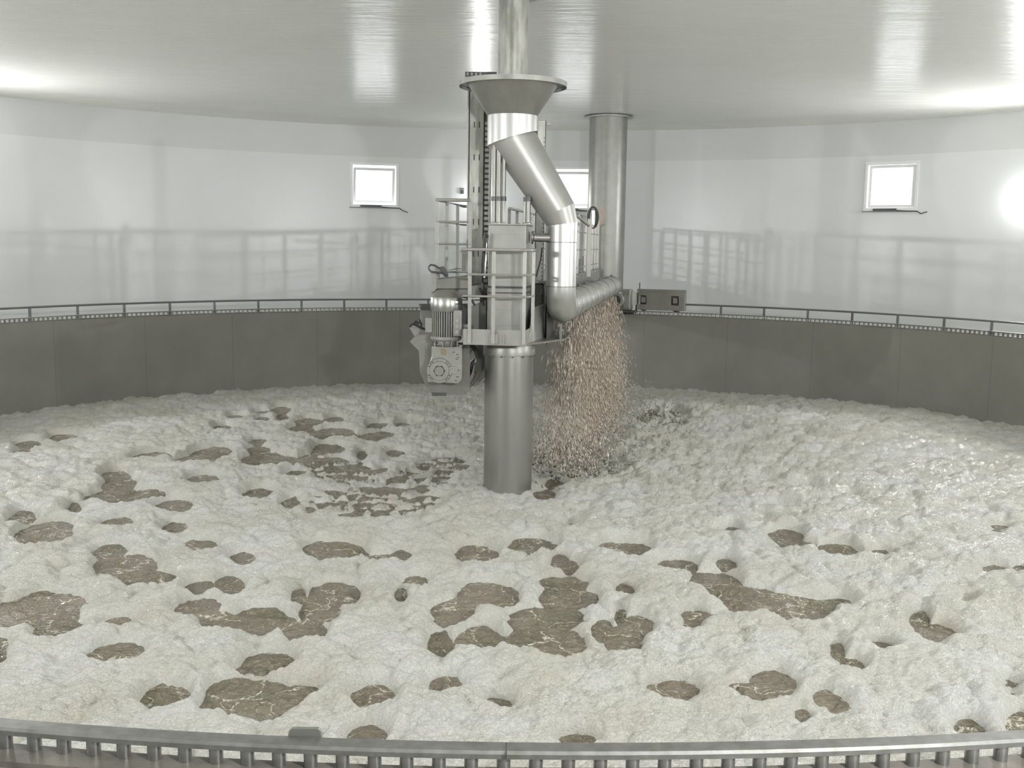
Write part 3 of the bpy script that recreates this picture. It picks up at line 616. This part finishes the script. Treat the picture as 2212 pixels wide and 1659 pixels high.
# tall masts
def mast(px0, px1, pytop, pybot, Y, d, label, big):
    a = P(px0, pytop, Y); b = P(px1, pytop, Y); zb = P(px0, pybot, Y).z; zt = a.z; x0, x1 = a.x, b.x
    t = thing('cable_mast', ((x0+x1)/2, Y+d/2, zb), label, 'mast')
    xs = x0+(x1-x0)*0.70 if big else x1
    m = MB(); m.box(x0, xs, Y, Y+0.012, zb, zt).box(x0, x0+0.012, Y, Y+d, zb, zt).box(xs-0.012, xs, Y, Y+d, zb, zt).box(x0, xs, Y+d-0.01, Y+d, zb, zt); m.build('channel', 'galv', t, bevel=0.003)
    if big:
        m = MB(); m.box(x1-0.02, x1+0.01, Y-0.02, Y+0.06, zb, zt-0.1); m.build('guide_rail', 'steel', t, bevel=0.003)
        m = MB(); m.box(xs, x1-0.02, Y+0.02, Y+0.03, zb, zt-0.1); m.build('web', 'darkgrey', t)
        m = MB(); z = zb
        while z < zt-0.5:
            m.box(xs+0.008, x1-0.024, Y-0.01, Y+0.02, z, z+0.035); z += 0.062
        m.build('toothed_strip', 'galv', t)
        m = MB(); w_ = xs-x0
        z = zt-0.55
        while z > zb+0.2:
            for fx in (0.35, 0.68): m.box(x0+w_*fx-0.006, x0+w_*fx+0.006, Y-0.003, Y+0.002, z-0.035, z+0.035)
            z -= 0.38
        m.build('slots', 'dark', t)
        m = MB(); m.box(x0-0.05, x1+0.06, Y-0.03, Y+d, zt, zt+0.055); m.build('head_plate', 'darkgrey', t, bevel=0.004)
        m = MB()
        for k in range(4): m.box(x0-0.03+k*0.05, x0-0.01+k*0.05, Y-0.036, Y-0.03, zt+0.012, zt+0.045)
        m.build('head_slots', 'pale', t)
        m = MB(); m.box(x0-0.018, x0-0.004, Y-0.015, Y+0.1, zb, zt-0.02); m.build('edge_strip', 'steel', t)
    else:
        m = MB(); m.box(x1, x1+0.05, Y-0.01, Y+0.04, zt-0.06, zt-0.02); m.build('stub', 'steel_dull', t)
        m = MB(); z = zb+0.1
        while z < zt-0.2: m.disc((x1-0.02, Y-0.001, z), (0, -1, 0), 0.007, 0.004, 8); z += 0.05
        m.build('holes', 'dark', t)
mast(1014, 1062, 166, 620, 0.62, 0.16, 'tall stained channel mast with toothed strip and slotted head plate, left of the funnel', True)
mast(1160, 1180, 260, 690, 1.15, 0.10, 'narrow dark upright mast with side stub behind the slanted duct', False)

# support column towards the rim
pc = P(1311, 400, 10.55); t = thing('support_column', (pc.x, pc.y, Z_WALK), 'wide plain grey column from walkway to ceiling, half behind the bridge', 'column')
m = MB(); m.lathe([(0.405, Z_WALK), (0.405, zc(368, 10.1))], pc.x, pc.y, 56); m.build('lower_shaft', 'steel_dull', t, smooth=True)
m = MB(); m.lathe([(0.402, zc(368, 10.1)), (0.402, Z_CEIL+0.03)], pc.x, pc.y, 56); m.build('upper_shaft', 'steel_dull', t, smooth=True)
m = MB(); m.lathe([(0.405, Z_CEIL-0.035), (0.52, Z_CEIL-0.035), (0.52, Z_CEIL-0.01), (0.405, Z_CEIL-0.01)], pc.x, pc.y, 56, closed=True); m.build('flange', 'steel', t, smooth=True)

# guard rails
def rail_thing(name, label, posts, rails, top, origin, group=None):
    t = thing(name, origin, label, 'railing', group)
    for a, b, w_ in posts:
        m = MB(); m.bar(a, b, w_, w_*0.45); m.build('post', 'pale', t, bevel=0.002)
    for line, r in rails:
        m = MB(); m.tube(line, r, 8); m.build('rail', 'pale', t, smooth=True)
    for line, r in top:
        m = MB(); m.tube(line, r, 10); m.build('top_rail', 'pale', t, smooth=True)
    return t
zt_, zm1, zm2 = zc(540, -0.62), zc(594, -0.62), zc(641, -0.62)
fp = [W(-0.35, -0.63, 0), W(-0.085, -0.64, 0), W(0.255, -0.63, 0), W(0.30, -0.25, 0)]
def setz(p, z): return Vector((p.x, p.y, z))
posts = [(setz(p, ZB+0.02), setz(p, zt_), 0.040) for p in fp]
line = lambda z, x0: [W(x0, -0.66, z), W(0.26, -0.66, z), W(0.305, -0.60, z), W(0.31, -0.22, z)]
rail_thing('guard_rail', 'front guard rail with three bars before the sheet-steel housing', posts, [(line(zm1, -0.36), 0.012), (line(zm2, -0.42), 0.012)], [(line(zt_, -0.44), 0.019)], W(0, -0.63, ZB))
# raised cage left
c1, c2, c3, c4 = P(944, 500, 0.17), P(1015, 500, 0.17), P(1001, 500, 2.2), P(1042, 500, 2.2)
Zs = [zc(434, 0.17), zc(481, 0.17), zc(529, 0.17), zc(589, 0.17)]
posts = [(setz(p, ZU-0.05), setz(p, Zs[0]), 0.042) for p in (c1, c2, c4)]+[(setz(c1.lerp(c3, f), ZU-0.05), setz(c1.lerp(c3, f), Zs[0]), 0.042) for f in (0.33, 0.75)]
pth = lambda z: [setz(c2, z), setz(c1, z), setz(c3, z), setz(c4, z)]
t = rail_thing('guard_rail', 'raised guard cage of flat bars left of the tall mast', posts, [(pth(z), 0.012) for z in Zs[1:]], [(pth(Zs[0]), 0.020)], setz(c1, ZU))
# bridge side rails
def side(x, ys, name, label):
    posts = [(W(x, y, ZU-0.06), W(x, y, 3.40), 0.045) for y in ys]
    L_ = lambda z: [W(x, ys[0], z), W(x, ys[-1], z)]
    rail_thing(name, label, posts, [(L_(3.12), 0.012), (L_(2.84), 0.012), (L_(2.56), 0.012)], [(L_(3.40), 0.020)], W(x, ys[0], ZU))
side(-0.40, [2.4+0.72*k for k in range(10)], 'guard_rail', 'long guard rail on the far side of the bridge, glimpsed between the tubes')
side(0.36, [1.6+0.72*k for k in range(11)], 'guard_rail', 'long guard rail of the bridge seen beside the vertical duct')
m = MB(BT)
for k in range(9): m.box(0.30, 0.34, 2.2+k*0.72, 2.26+k*0.72, ZU, ZU+0.18+0.04*(k % 3))
tag(m.build('cable_brackets', 'darkgrey'), 'dark brackets along the bridge deck edge', 'bracket')

# cable reel on a post
pr = P(1281, 470, 4.4); t = thing('cable_reel', (pr.x, pr.y, ZU), 'coiled cable on a post with a curled orange end beside the vertical duct', 'cable reel')
m = MB(); m.bar((pr.x-0.05, pr.y, ZU-0.05), (pr.x-0.05, pr.y, pr.z-0.02), 0.07, 0.07); m.build('post', 'steel_dull', t, bevel=0.003)
for k in range(3):
    m = MB(); m.tube([(pr.x+(0.085-0.015*k)*math.cos(a), pr.y+0.012*k+0.02*math.sin(a), pr.z+0.165*math.sin(a)) for a in [2*PI*j/28 for j in range(28)]], 0.011, 8, closed=True); m.build('cable_loop', 'darkgrey', t, smooth=True)
m = MB(); m.box(pr.x-0.03, pr.x+0.03, pr.y-0.02, pr.y+0.03, pr.z-0.12, pr.z+0.12); m.build('drum', 'steel', t, bevel=0.01)
m = MB(); m.tube([(pr.x+0.06+0.12*math.cos(a), pr.y, pr.z+0.02+0.13*math.sin(a)) for a in [-1.2+2.5*j/14 for j in range(15)]], 0.008, 8); m.build('orange_cable', 'orange', t, smooth=True)
a_ = P(1246, 466, 3.0); m = MB(); m.bar(a_, (pr.x-0.06, pr.y, pr.z-0.13), 0.03); m.build('arm', 'steel_dull', t)

# drive carriage on the rim
ac = math.atan2(*(onz(1410, 672, Z_RIM+0.02).xy)) ; ac = 0.0
p0 = oncyl(1380, 665, R_TANK+0.03); p1 = oncyl(1480, 668, R_TANK+0.03)
a0, a1 = math.atan2(p0.x, p0.y), math.atan2(p1.x, p1.y); am = (a0+a1)/2
Lc = (p1-p0).length; T = Matrix.Translation(ringpt(R_TANK*math.cos((a1-a0)/2)+0.02, am, Z_RIM)) @ Matrix.Rotation(-am, 4, 'Z')
t = thing('drive_carriage', ringpt(R_TANK, am, Z_RIM), 'grey box-shaped drive carriage with two wheel openings riding on the rim rack', 'carriage', None, -am)
h0, h1 = 0.03, 0.44; hw = Lc/2
m = MB(T)
for (x0, x1) in ((-hw, -hw+0.03), (-hw+0.17, hw-0.27), (hw-0.12, hw)): m.box(x0, x1, -0.10, -0.085, h0, h1)
for xa in (-hw+0.03, hw-0.27):
    m.box(xa, xa+(0.14 if xa < 0 else 0.15), -0.10, -0.085, h0, h0+0.11).box(xa, xa+(0.14 if xa < 0 else 0.15), -0.10, -0.085, h0+0.29, h1)
m.box(-hw, hw, -0.085, 0.12, h1-0.015, h1).box(-hw, -hw+0.012, -0.085, 0.12, h0, h1).box(hw-0.012, hw, -0.085, 0.12, h0, h1).box(-hw, hw, 0.105, 0.12, h0, h1)
m.build('body', 'steel_dull', t, bevel=0.004)
m = MB(T); m.box(-hw-0.02, hw+0.02, -0.115, -0.10, h1-0.045, h1+0.01); m.build('top_lip', 'steel_dull', t, bevel=0.003)
for x in (-hw+0.10, hw-0.195):
    m = MB(T); m.disc((x, 0.055, 0.10), (0, -1, 0), 0.10, 0.05, 24); wh = m.build('wheel', 'darkgrey', t, smooth=True)
    m = MB(T); m.box(x-0.05, x+0.05, -0.05, 0.0, 0.17, 0.29); m.build('bearing_block', 'grey_paint', t, bevel=0.01)
m = MB(T); m.disc((-hw+0.01, -0.02, h1), (0, 0, 1), 0.012, 0.13, 8); m.build('lifting_pin', 'darkgrey', t)
# carriage gear motor
T2 = T @ Matrix.Translation((-hw-0.37, -0.20, 0.22))
t = thing('carriage_motor', T2 @ Vector((0, 0, -0.2)), 'grey gear motor with dark round fan cover at the end of the distribution pipe', 'motor', None, -am)
m = MB(T2); m.box(-0.12, 0.26, -0.08, 0.16, -0.20, 0.22); m.build('gearbox', 'grey_paint', t, bevel=0.03)
m = MB(T2); m.tube([(0.0, -0.08, 0), (0.0, -0.22, 0)], 0.15, 28); m.build('fan_cover', 'grey_paint', t, smooth=True, bevel=0.01)
m = MB(T2); m.disc((-0.02, -0.222, 0.0), (0, -1, 0), 0.105, 0.012, 24); m.build('fan_grille', 'dark', t, smooth=True)
m = MB(T2); m.disc((-0.02, -0.236, 0.0), (0, -1, 0), 0.035, 0.012, 16); m.build('fan_hub', 'grey_paint', t, smooth=True)
m = MB(T2); m.box(0.12, 0.26, -0.16, -0.06, -0.15, 0.12); m.build('terminal_box', 'grey_paint', t, bevel=0.015)
m = MB(T2); m.box(-0.14, 0.36, -0.12, 0.12, -0.245, -0.20); m.build('base_plate', 'darkgrey', t, bevel=0.004)
m = MB(T2)
for k in range(11):
    a = 2*PI*k/11; m.box(0.15+0.10*math.cos(a)-0.018, 0.15+0.10*math.cos(a)+0.018, 0.2+0.10*math.sin(a)-0.018, 0.2+0.10*math.sin(a)+0.018, -0.285, -0.245)
m.build('sprocket', 'dark', t)
pb = W(0.0, 8.8, ZU-0.3); m = MB(); m.box(-0.0, 0.0, 0, 0, 0, 0); m = MB(); m.bar(W(0.0, 8.75, Z_RIM+0.28), T @ Vector((-hw, 0.02, 0.25)), 0.12, 0.25)
m.build('link_beam', 'steel_dull', bt)

# ------------------------------------------------------------------ scoop drive on the left
YM = -0.18
cx = P(964, 700, YM).x
t = thing('gear_motor', (cx, YM, zc(748, YM, 964)), 'upright silver finned gear motor left of the housing, over its bolted gearbox', 'motor')
zz = lambda py: zc(py, YM, 964)
m = MB(); m.lathe([(0.175, zz(672)), (0.182, zz(668)), (0.182, zz(643)), (0.172, zz(640)), (0.12, zz(629)), (0.02, zz(628))], cx, YM, 40); m.build('fan_cowl', 'steel', t, smooth=True)
m = MB(); m.lathe([(0.138, zz(727)), (0.138, zz(670))], cx, YM, 40); m.build('stator', 'darkgrey', t, smooth=True)
m = MB()
for k in range(38):
    a = 2*PI*k/38; c, s_ = math.cos(a), math.sin(a)
    m.bar((cx+0.155*c, YM+0.155*s_, zz(727)), (cx+0.155*c, YM+0.155*s_, zz(668)), 0.007, 0.03) if False else None
    T_ = Matrix.Translation((cx, YM, 0)) @ Matrix.Rotation(a, 4, 'Z'); mm_ = m; old = m.T; m.T = T_; m.box(0.13, 0.168, -0.005, 0.005, zz(726), zz(669)); m.T = old
m.build('cooling_fins', 'grey_paint', t)
m = MB(); m.lathe([(0.16, zz(735)), (0.178, zz(731)), (0.178, zz(726)), (0.15, zz(725))], cx, YM, 40); m.build('end_shield', 'grey_paint', t, smooth=True)
m = MB(); m.box(cx-0.235, cx-0.15, YM-0.08, YM+0.08, zz(718), zz(686)); m.build('terminal_box', 'grey_paint', t, bevel=0.012)
m = MB(); m.box(cx+0.085, cx+0.185, YM-0.155, YM-0.04, zz(724), zz(668)); m.build('side_housing', 'grey_paint', t, bevel=0.015)
for py in (690, 702, 714):
    m = MB(); m.disc((cx+0.13, YM-0.155, zz(py)), (0, -1, 0), 0.021, 0.016, 14); m.build('cable_gland', 'pale', t, smooth=True)
m = MB(); m.box(cx+0.19, cx+0.27, YM-0.06, YM+0.06, zz(729), zz(699)); m.build('junction_box', 'grey_paint', t, bevel=0.01)
m = MB(); m.lathe([(0.10, zz(748)), (0.15, zz(744)), (0.13, zz(740)), (0.13, zz(736)), (0.165, zz(734))], cx, YM, 36); m.build('neck', 'grey_paint', t, smooth=True)
for dx in (-0.12, -0.03, 0.07, 0.13):
    m = MB(); m.box(cx+dx-0.006, cx+dx+0.006, YM-math.sqrt(max(0.0, 0.155**2-dx*dx))-0.01, YM, zz(747), zz(735)); m.build('neck_rib', 'grey_paint', t)
# gearbox
g0, g1 = P(932, 748, YM-0.12), P(998, 829, YM-0.12)
t = thing('gearbox', ((g0.x+g1.x)/2, YM, g1.z), 'pale grey gearbox block with round bolted flange and hexagonal shaft end', 'gearbox')
fc = P(949, 801, YM-0.13); yf = YM-0.12
m = MB(); m.prism([(g0.x, g0.z), (g1.x, g0.z), (g1.x, g1.z+0.05), (g1.x-0.04, g1.z), (fc.x-0.135, g1.z+0.01), (fc.x-0.135, fc.z+0.02), (g0.x, fc.z+0.16)], yf, yf+0.26); m.build('casing', 'grey_paint', t, bevel=0.012)
m = MB(); m.tube([(fc.x, yf+0.01, fc.z), (fc.x, yf-0.014, fc.z)], 0.142, 48); m.build('flange', 'grey_paint', t, smooth=True, bevel=0.003)
for rr0 in (0.144, 0.109):
    m = MB(); m.tube([(fc.x+rr0*math.cos(2*PI*j/48), yf-(0.002 if rr0 > 0.12 else 0.0145), fc.z+rr0*math.sin(2*PI*j/48)) for j in range(48)], 0.0022, 6, closed=True); m.build('joint_line', 'darkgrey', t)
m = MB(); m.tube([(fc.x, yf-0.014, fc.z), (fc.x, yf-0.024, fc.z)], 0.108, 48); m.build('flange_step', 'grey_paint', t, smooth=True, bevel=0.002)
m = MB(); m.tube([(fc.x, yf-0.024, fc.z), (fc.x, yf-0.030, fc.z)], 0.066, 6); m.build('hex_seat', 'dark', t)
m = MB(); m.tube([(fc.x, yf-0.026, fc.z), (fc.x, yf-0.040, fc.z)], 0.052, 32); m.build('shaft_end', 'steel_dull', t, smooth=True)
for k in range(4):
    for dk in (-0.10, 0.10):
        a = PI/8*1+PI/2*k+PI/4+dk-PI/8
        m = MB(); m.disc((fc.x+0.125*math.cos(a), yf-0.014, fc.z+0.125*math.sin(a)), (0, -1, 0), 0.007, 0.003, 10); m.build('bolt', 'dark', t)
for a in (0.42, PI-0.42, PI+0.42, 2*PI-0.42):
    m = MB(); m.disc((fc.x+0.125*math.cos(a), yf-0.014, fc.z+0.125*math.sin(a)), (0, -1, 0), 0.008, 0.003, 10); m.build('bolt', 'dark', t)
m = MB(); m.tube([(fc.x+0.165, yf+0.01, fc.z+0.01), (fc.x+0.165, yf-0.012, fc.z+0.01)], 0.048, 28); m.build('side_boss', 'grey_paint', t, smooth=True, bevel=0.003)
n_ = P(958, 760, yf); m = MB(); m.box(n_.x-0.028, n_.x+0.030, yf-0.004, yf+0.002, n_.z-0.034, n_.z+0.034); m.build('name_plate', 'brown', t, bevel=0.002)
for px, py in ((980, 761), (988, 766), (990, 772), (987, 776), (990, 800), (988, 814), (985, 822)):
    q = P(px, py, yf); m = MB(); m.box(q.x-0.016, q.x+0.014, yf-0.005, yf, q.z-0.004, q.z+0.005); m.build('casting_mark', 'darkgrey', t)
# scoop with plate behind the gearbox
YP = YM+0.16
def poly(pts_, Y): return [(P(x, y, Y).x, P(x, y, Y).z) for x, y in pts_]
st = thing('scoop', P(960, 850, YP), 'grey spiral scoop hanging behind the gearbox beside the column', 'scoop')
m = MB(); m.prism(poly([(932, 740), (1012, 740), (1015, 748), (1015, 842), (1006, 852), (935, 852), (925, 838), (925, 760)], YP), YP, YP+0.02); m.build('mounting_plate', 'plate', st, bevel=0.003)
m = MB(); m.prism(poly([(932, 848), (964, 848), (964, 855), (934, 855)], YP), YP-0.01, YP+0.05); m.build('drain_foot', 'darkgrey', st)
m = MB(); m.prism(poly([(906, 716), (945, 716), (945, 838), (922, 836), (908, 806), (905, 758), (886, 738)], YP+0.12), YP+0.10, YP+0.13); m.build('end_plate', 'steel_dull', st, bevel=0.003)
m = MB(); m.prism(poly([(884, 697), (896, 712), (897, 722), (888, 712)], YP+0.12)+poly([(884, 697)], YP+0.12), YP+0.1, YP+0.6) if False else None
m = MB(); m.prism(poly([(884, 706), (930, 716), (906, 718), (897, 727)], YP+0.12), YP+0.08, YP+0.5); m.build('lip_plate', 'steel_dull', st)
# curved spiral blades
cs = P(972, 790, YP+0.3)
def blade(r0, r1, a0_, a1_, y0, y1, name, mt):
    n_ = 22; mb = MB(); r_in = []; 
    for th_ in (0, 0.012):
        r_in.append([[mb.pt((cs.x+(r0+(r1-r0)*k/n_-th_)*math.cos(a0_+(a1_-a0_)*k/n_), y, cs.z+(r0+(r1-r0)*k/n_-th_)*math.sin(a0_+(a1_-a0_)*k/n_))) for k in range(n_+1)] for y in (y0, y1)])
    for k in range(n_):
        A_, B_ = r_in
        mb.f += [(A_[0][k], A_[0][k+1], A_[1][k+1], A_[1][k]), (B_[0][k], B_[1][k], B_[1][k+1], B_[0][k+1]), (A_[0][k], B_[0][k], B_[0][k+1], A_[0][k+1]), (A_[1][k], A_[1][k+1], B_[1][k+1], B_[1][k])]
    for k in (0, n_): mb.f.append((A_[0][k], A_[1][k], B_[1][k], B_[0][k]))
    mb.build(name, mt, st, smooth=True)
blade(0.20, 0.30, -PI*0.75, 0.10, YP+0.14, YP+2.6, 'blade', 'steel_dull')
blade(0.20, 0.30, PI*0.02, PI*0.85, YP+0.5, YP+2.6, 'blade', 'steel_dull')
m = MB(); m.tube([(cs.x+0.05, YP+0.03, cs.z), (cs.x+0.05, YP+0.5, cs.z), (cs.x+0.05, YP+2.6, cs.z)], [0.10, 0.12, 0.14], 28); m.build('axle_tube', 'steel', st, smooth=True)
def shell(pxs, Y0, Y1, name, mt):           # bent sheet through a row of pixels, from depth Y0 to Y1
    mb = MB(); a = [P(x, y, Y0) for x, y in pxs]; c_ = sum((Vector(q) for q in a), Vector())/len(a); dY = Y1-Y0
    out = [[mb.pt(q) for q in a], [mb.pt(q+Vector((0.05, dY, 0.02))) for q in a], [mb.pt(q+(c_-q)*0.04) for q in a], [mb.pt(q+(c_-q)*0.04+Vector((0.05, dY, 0.02))) for q in a]]
    for k in range(len(a)-1):
        mb.f += [(out[0][k], out[0][k+1], out[1][k+1], out[1][k]), (out[2][k], out[3][k], out[3][k+1], out[2][k+1]), (out[0][k], out[2][k], out[2][k+1], out[0][k+1]), (out[1][k], out[1][k+1], out[3][k+1], out[3][k])]
    for k in (0, -1): mb.f.append((out[0][k], out[1][k], out[3][k], out[2][k]))
    mb.build(name, mt, st, smooth=True)
shell([(1008, 744), (1018, 752), (1026, 768), (1032, 786), (1031, 806), (1024, 824), (1012, 838)], YP+0.25, YP+0.30, 'spiral_sheet', 'steel_dull')
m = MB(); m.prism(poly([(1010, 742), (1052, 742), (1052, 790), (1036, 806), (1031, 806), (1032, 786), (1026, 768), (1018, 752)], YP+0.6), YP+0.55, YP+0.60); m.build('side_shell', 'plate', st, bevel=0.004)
m = MB(); m.prism(poly([(1012, 790), (1030, 802), (1034, 806), (1052, 792), (1052, 808), (1030, 822), (1012, 836)], YP+0.5), YP+0.40, YP+0.45); m.build('lower_shell', 'pale', st, bevel=0.004)
m = MB(); m.prism(poly([(1016, 786), (1033, 779), (1032, 800), (1026, 802)], YP+0.3), YP+0.22, YP+0.24); m.build('dark_fold', 'darkgrey', st)
m = MB(); m.tube([P(1016, 838, YP+0.45), P(1034, 828, YP+0.7), P(1049, 815, YP+1.0)], [0.012, 0.014, 0.02], 8); m.build('edge_rod', 'pale', st, smooth=True)
# trough over the scoop
tt_ = thing('collecting_trough', P(990, 640, 0.3), 'grey folded-plate trough above the gear motor', 'trough')
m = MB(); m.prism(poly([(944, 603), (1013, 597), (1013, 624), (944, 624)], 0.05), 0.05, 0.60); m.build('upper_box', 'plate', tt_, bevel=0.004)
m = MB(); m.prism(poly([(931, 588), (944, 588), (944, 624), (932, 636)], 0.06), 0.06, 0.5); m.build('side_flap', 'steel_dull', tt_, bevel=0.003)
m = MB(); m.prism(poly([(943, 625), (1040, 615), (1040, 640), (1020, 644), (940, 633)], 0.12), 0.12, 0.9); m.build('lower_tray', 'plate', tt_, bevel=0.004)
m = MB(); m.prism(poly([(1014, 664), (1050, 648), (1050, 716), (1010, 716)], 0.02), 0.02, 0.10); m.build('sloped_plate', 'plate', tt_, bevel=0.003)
m = MB(); m.prism(poly([(996, 656), (1014, 656), (1010, 702), (998, 702)], 0.14), 0.14, 0.18); m.build('recess_shade', 'darkgrey', tt_)  # shade of a recess put in as a flat dark plate
m = MB(); m.prism(poly([(907, 658), (932, 658), (932, 716), (910, 716)], 0.35), 0.35, 0.40); m.build('end_flange', 'steel_dull', tt_, bevel=0.003)
m = MB(); m.prism(poly([(905, 656), (934, 656), (934, 669), (909, 669)], 0.33), 0.30, 0.34); m.build('flange_lip', 'darkgrey', tt_, bevel=0.003)
# lever
lv = thing('loop_lever', P(955, 600, 0.0), 'dark loop-handled lever above the trough at the cage foot', 'lever')
m = MB(); pts_ = [P(x, y, 0.0) for x, y in ((968, 597), (955, 590), (932, 587), (927, 582), (926, 577), (930, 572), (938, 573), (945, 577), (950, 581))]
m.tube(pts_, 0.011, 8); m.build('handle', 'darkgrey', lv, smooth=True)
m = MB(); m.prism(poly([(942, 578), (958, 575), (968, 590), (968, 599), (960, 598), (950, 582)], 0.0), 0.0, 0.03); m.build('arm', 'darkgrey', lv, bevel=0.003)
# instrument box at the cage back
bx = thing('junction_box', P(1018, 590, 0.9), 'small pale junction box seen through the guard cage', 'box')
m = MB(); a_, b_ = P(996, 589, 0.9), P(1038, 549, 0.9); m.box(a_.x, b_.x, 0.9, 1.05, a_.z, b_.z); m.build('body', 'pale', bx, bevel=0.006)
m = MB(); m.box(a_.x-0.01, b_.x+0.01, 0.88, 1.06, b_.z+0.01, b_.z+0.05); m.build('lid', 'pale', bx, bevel=0.004)
# cables
def cable(pts_, r, label, mt='dark', name='cable'):
    m = MB(); m.tube(pts_, r, 8); return tag(m.build(name, mt, smooth=True), label, 'cable')
cable([P(x, y, -0.42) for x, y in ((1043, 597), (1043, 570), (1045, 545), (1047, 520), (1049, 508), (1053, 512))], 0.022, 'thick black cable hanging between mast and housing')
cable([P(x, y, -0.3) for x, y in ((1046, 600), (1049, 570), (1051, 545), (1050, 525), (1048, 514))], 0.011, 'pale thin conduit beside the thick black cable', 'steel')
cable([P(x, y, -0.3) for x, y in ((1000, 641), (1012, 644), (1020, 650), (1026, 660))], 0.013, 'short black cable looping from the fan cowl of the gear motor')
cable([P(x, y, -0.1) for x, y in ((1036, 622), (1042, 640), (1044, 660))], 0.013, 'black cable dropping behind the housing corner')
cable([P(x, y, 0.0) for x, y in ((1171, 535), (1168, 560), (1163, 580), (1158, 598))], 0.008, 'thin dark cable curving down beside the vertical duct')
for lb, q in (('dark tangled cable on the trough lip left of the motor', ((884, 706), (890, 700), (896, 701), (905, 706), (915, 710), (924, 713))), ('dark cable end curled over the trough lip', ((893, 699), (898, 694), (903, 698), (906, 693), (910, 700), (908, 707)))):
    cable([P(x, y, YP+0.02) for x, y in q], 0.013, lb)

# ------------------------------------------------------------------ falling slurry
rng = np.random.default_rng(11)
n = 30000
s_ = rng.random(n)**0.9
base = np.array([[S0.x, S0.y, S0.z]])+(np.array([[S1.x-S0.x, S1.y-S0.y, S1.z-S0.z]]))*(0.05+0.93*s_[:, None])
tz = rng.random(n)**0.85
zs = (base[:, 2]-RV*0.9); fall = zs-0.02
z = zs-fall*tz
time_ = np.sqrt(tz)
edge = rng.normal(0, 1, n)
side_ = np.where(rng.random(n) < 0.5, -1, 1)
x = base[:, 0]+side_*RV*0.5*rng.random(n)+time_*(0.20*edge+0.06)+0.05*rng.normal(0, 1, n)*tz
y = base[:, 1]+time_*0.25*rng.normal(0, 1, n)
# clump the drops into strands
cl = np.floor(s_*90)/90; gust = np.interp(s_*12, np.arange(14), rng.normal(0, 1, 14)); x = x+0.07*np.sin(cl*400)*time_+0.10*gust*tz
L_ = (0.022+0.05*rng.random(n))*(1.15-0.5*tz); rr_ = 0.004+0.012*rng.random(n)**3
dx = (x-base[:, 0])*0.5/np.maximum(fall*tz, .3)*1.0; 
up = np.array([[0, 0, 1.0]]); d = np.stack([-dx+0.25*rng.normal(0, 1, n)*tz, 0.15*rng.normal(0, 1, n), np.ones(n)], -1); d /= np.linalg.norm(d, axis=1)[:, None]
c = np.stack([x, y, z], -1); sx_ = np.cross(d, [0, 1.0, 0]); sx_ /= np.linalg.norm(sx_, axis=1)[:, None]; sy_ = np.cross(d, sx_)
Vv = np.stack([c+d*L_[:, None], c-d*L_[:, None]]+[c+(sx_*math.cos(a)+sy_*math.sin(a))*rr_[:, None] for a in (0, PI*2/3, PI*4/3)], 1).reshape(-1, 3)
tri = np.array([[0, 2, 3], [0, 3, 4], [0, 4, 2], [1, 3, 2], [1, 4, 3], [1, 2, 4]])
Ff = (np.arange(n)[:, None, None]*5+tri[None]).reshape(-1, 3)
# splash drops round the foot
me = bpy.data.meshes.new('falling_water'); me.from_pydata(Vv.tolist(), [], Ff.tolist()); me.materials.append(M['pinkish']); me.shade_smooth()
o = bpy.data.objects.new('falling_water', me); C.objects.link(o); tag(o, 'curtain of beige slurry drops falling from the distribution pipe into the foam', 'falling water', kind='stuff')
n = 5000; k_ = rng.random(n); px_ = S0.x+(S1.x-S0.x)*k_+0.42*rng.normal(0, 1, n)+.1; py_ = S0.y+(S1.y-S0.y)*(0.1+k_*.9)+0.5*rng.normal(0, 1, n)
pz_ = 0.03+np.abs(rng.normal(0, 0.13, n)); c = np.stack([px_, py_, pz_], -1); rr_ = 0.006+0.012*rng.random(n)
d = rng.normal(0, 1, (n, 3)); d[:, 2] = np.abs(d[:, 2])+.5; d /= np.linalg.norm(d, axis=1)[:, None]; sx_ = np.cross(d, [0, 1.0, 0]); sx_ /= np.linalg.norm(sx_, axis=1)[:, None]; sy_ = np.cross(d, sx_)
Vv = np.stack([c+d*(rr_*2.2)[:, None], c-d*(rr_*2.2)[:, None]]+[c+(sx_*math.cos(a)+sy_*math.sin(a))*rr_[:, None] for a in (0, PI*2/3, PI*4/3)], 1).reshape(-1, 3)
Ff = (np.arange(n)[:, None, None]*5+tri[None]).reshape(-1, 3)
me = bpy.data.meshes.new('splash_drops'); me.from_pydata(Vv.tolist(), [], Ff.tolist()); me.materials.append(M['foam']); me.shade_smooth()
o = bpy.data.objects.new('splash_drops', me); C.objects.link(o); tag(o, 'pale spray and froth thrown up where the slurry lands', 'splash', kind='stuff')
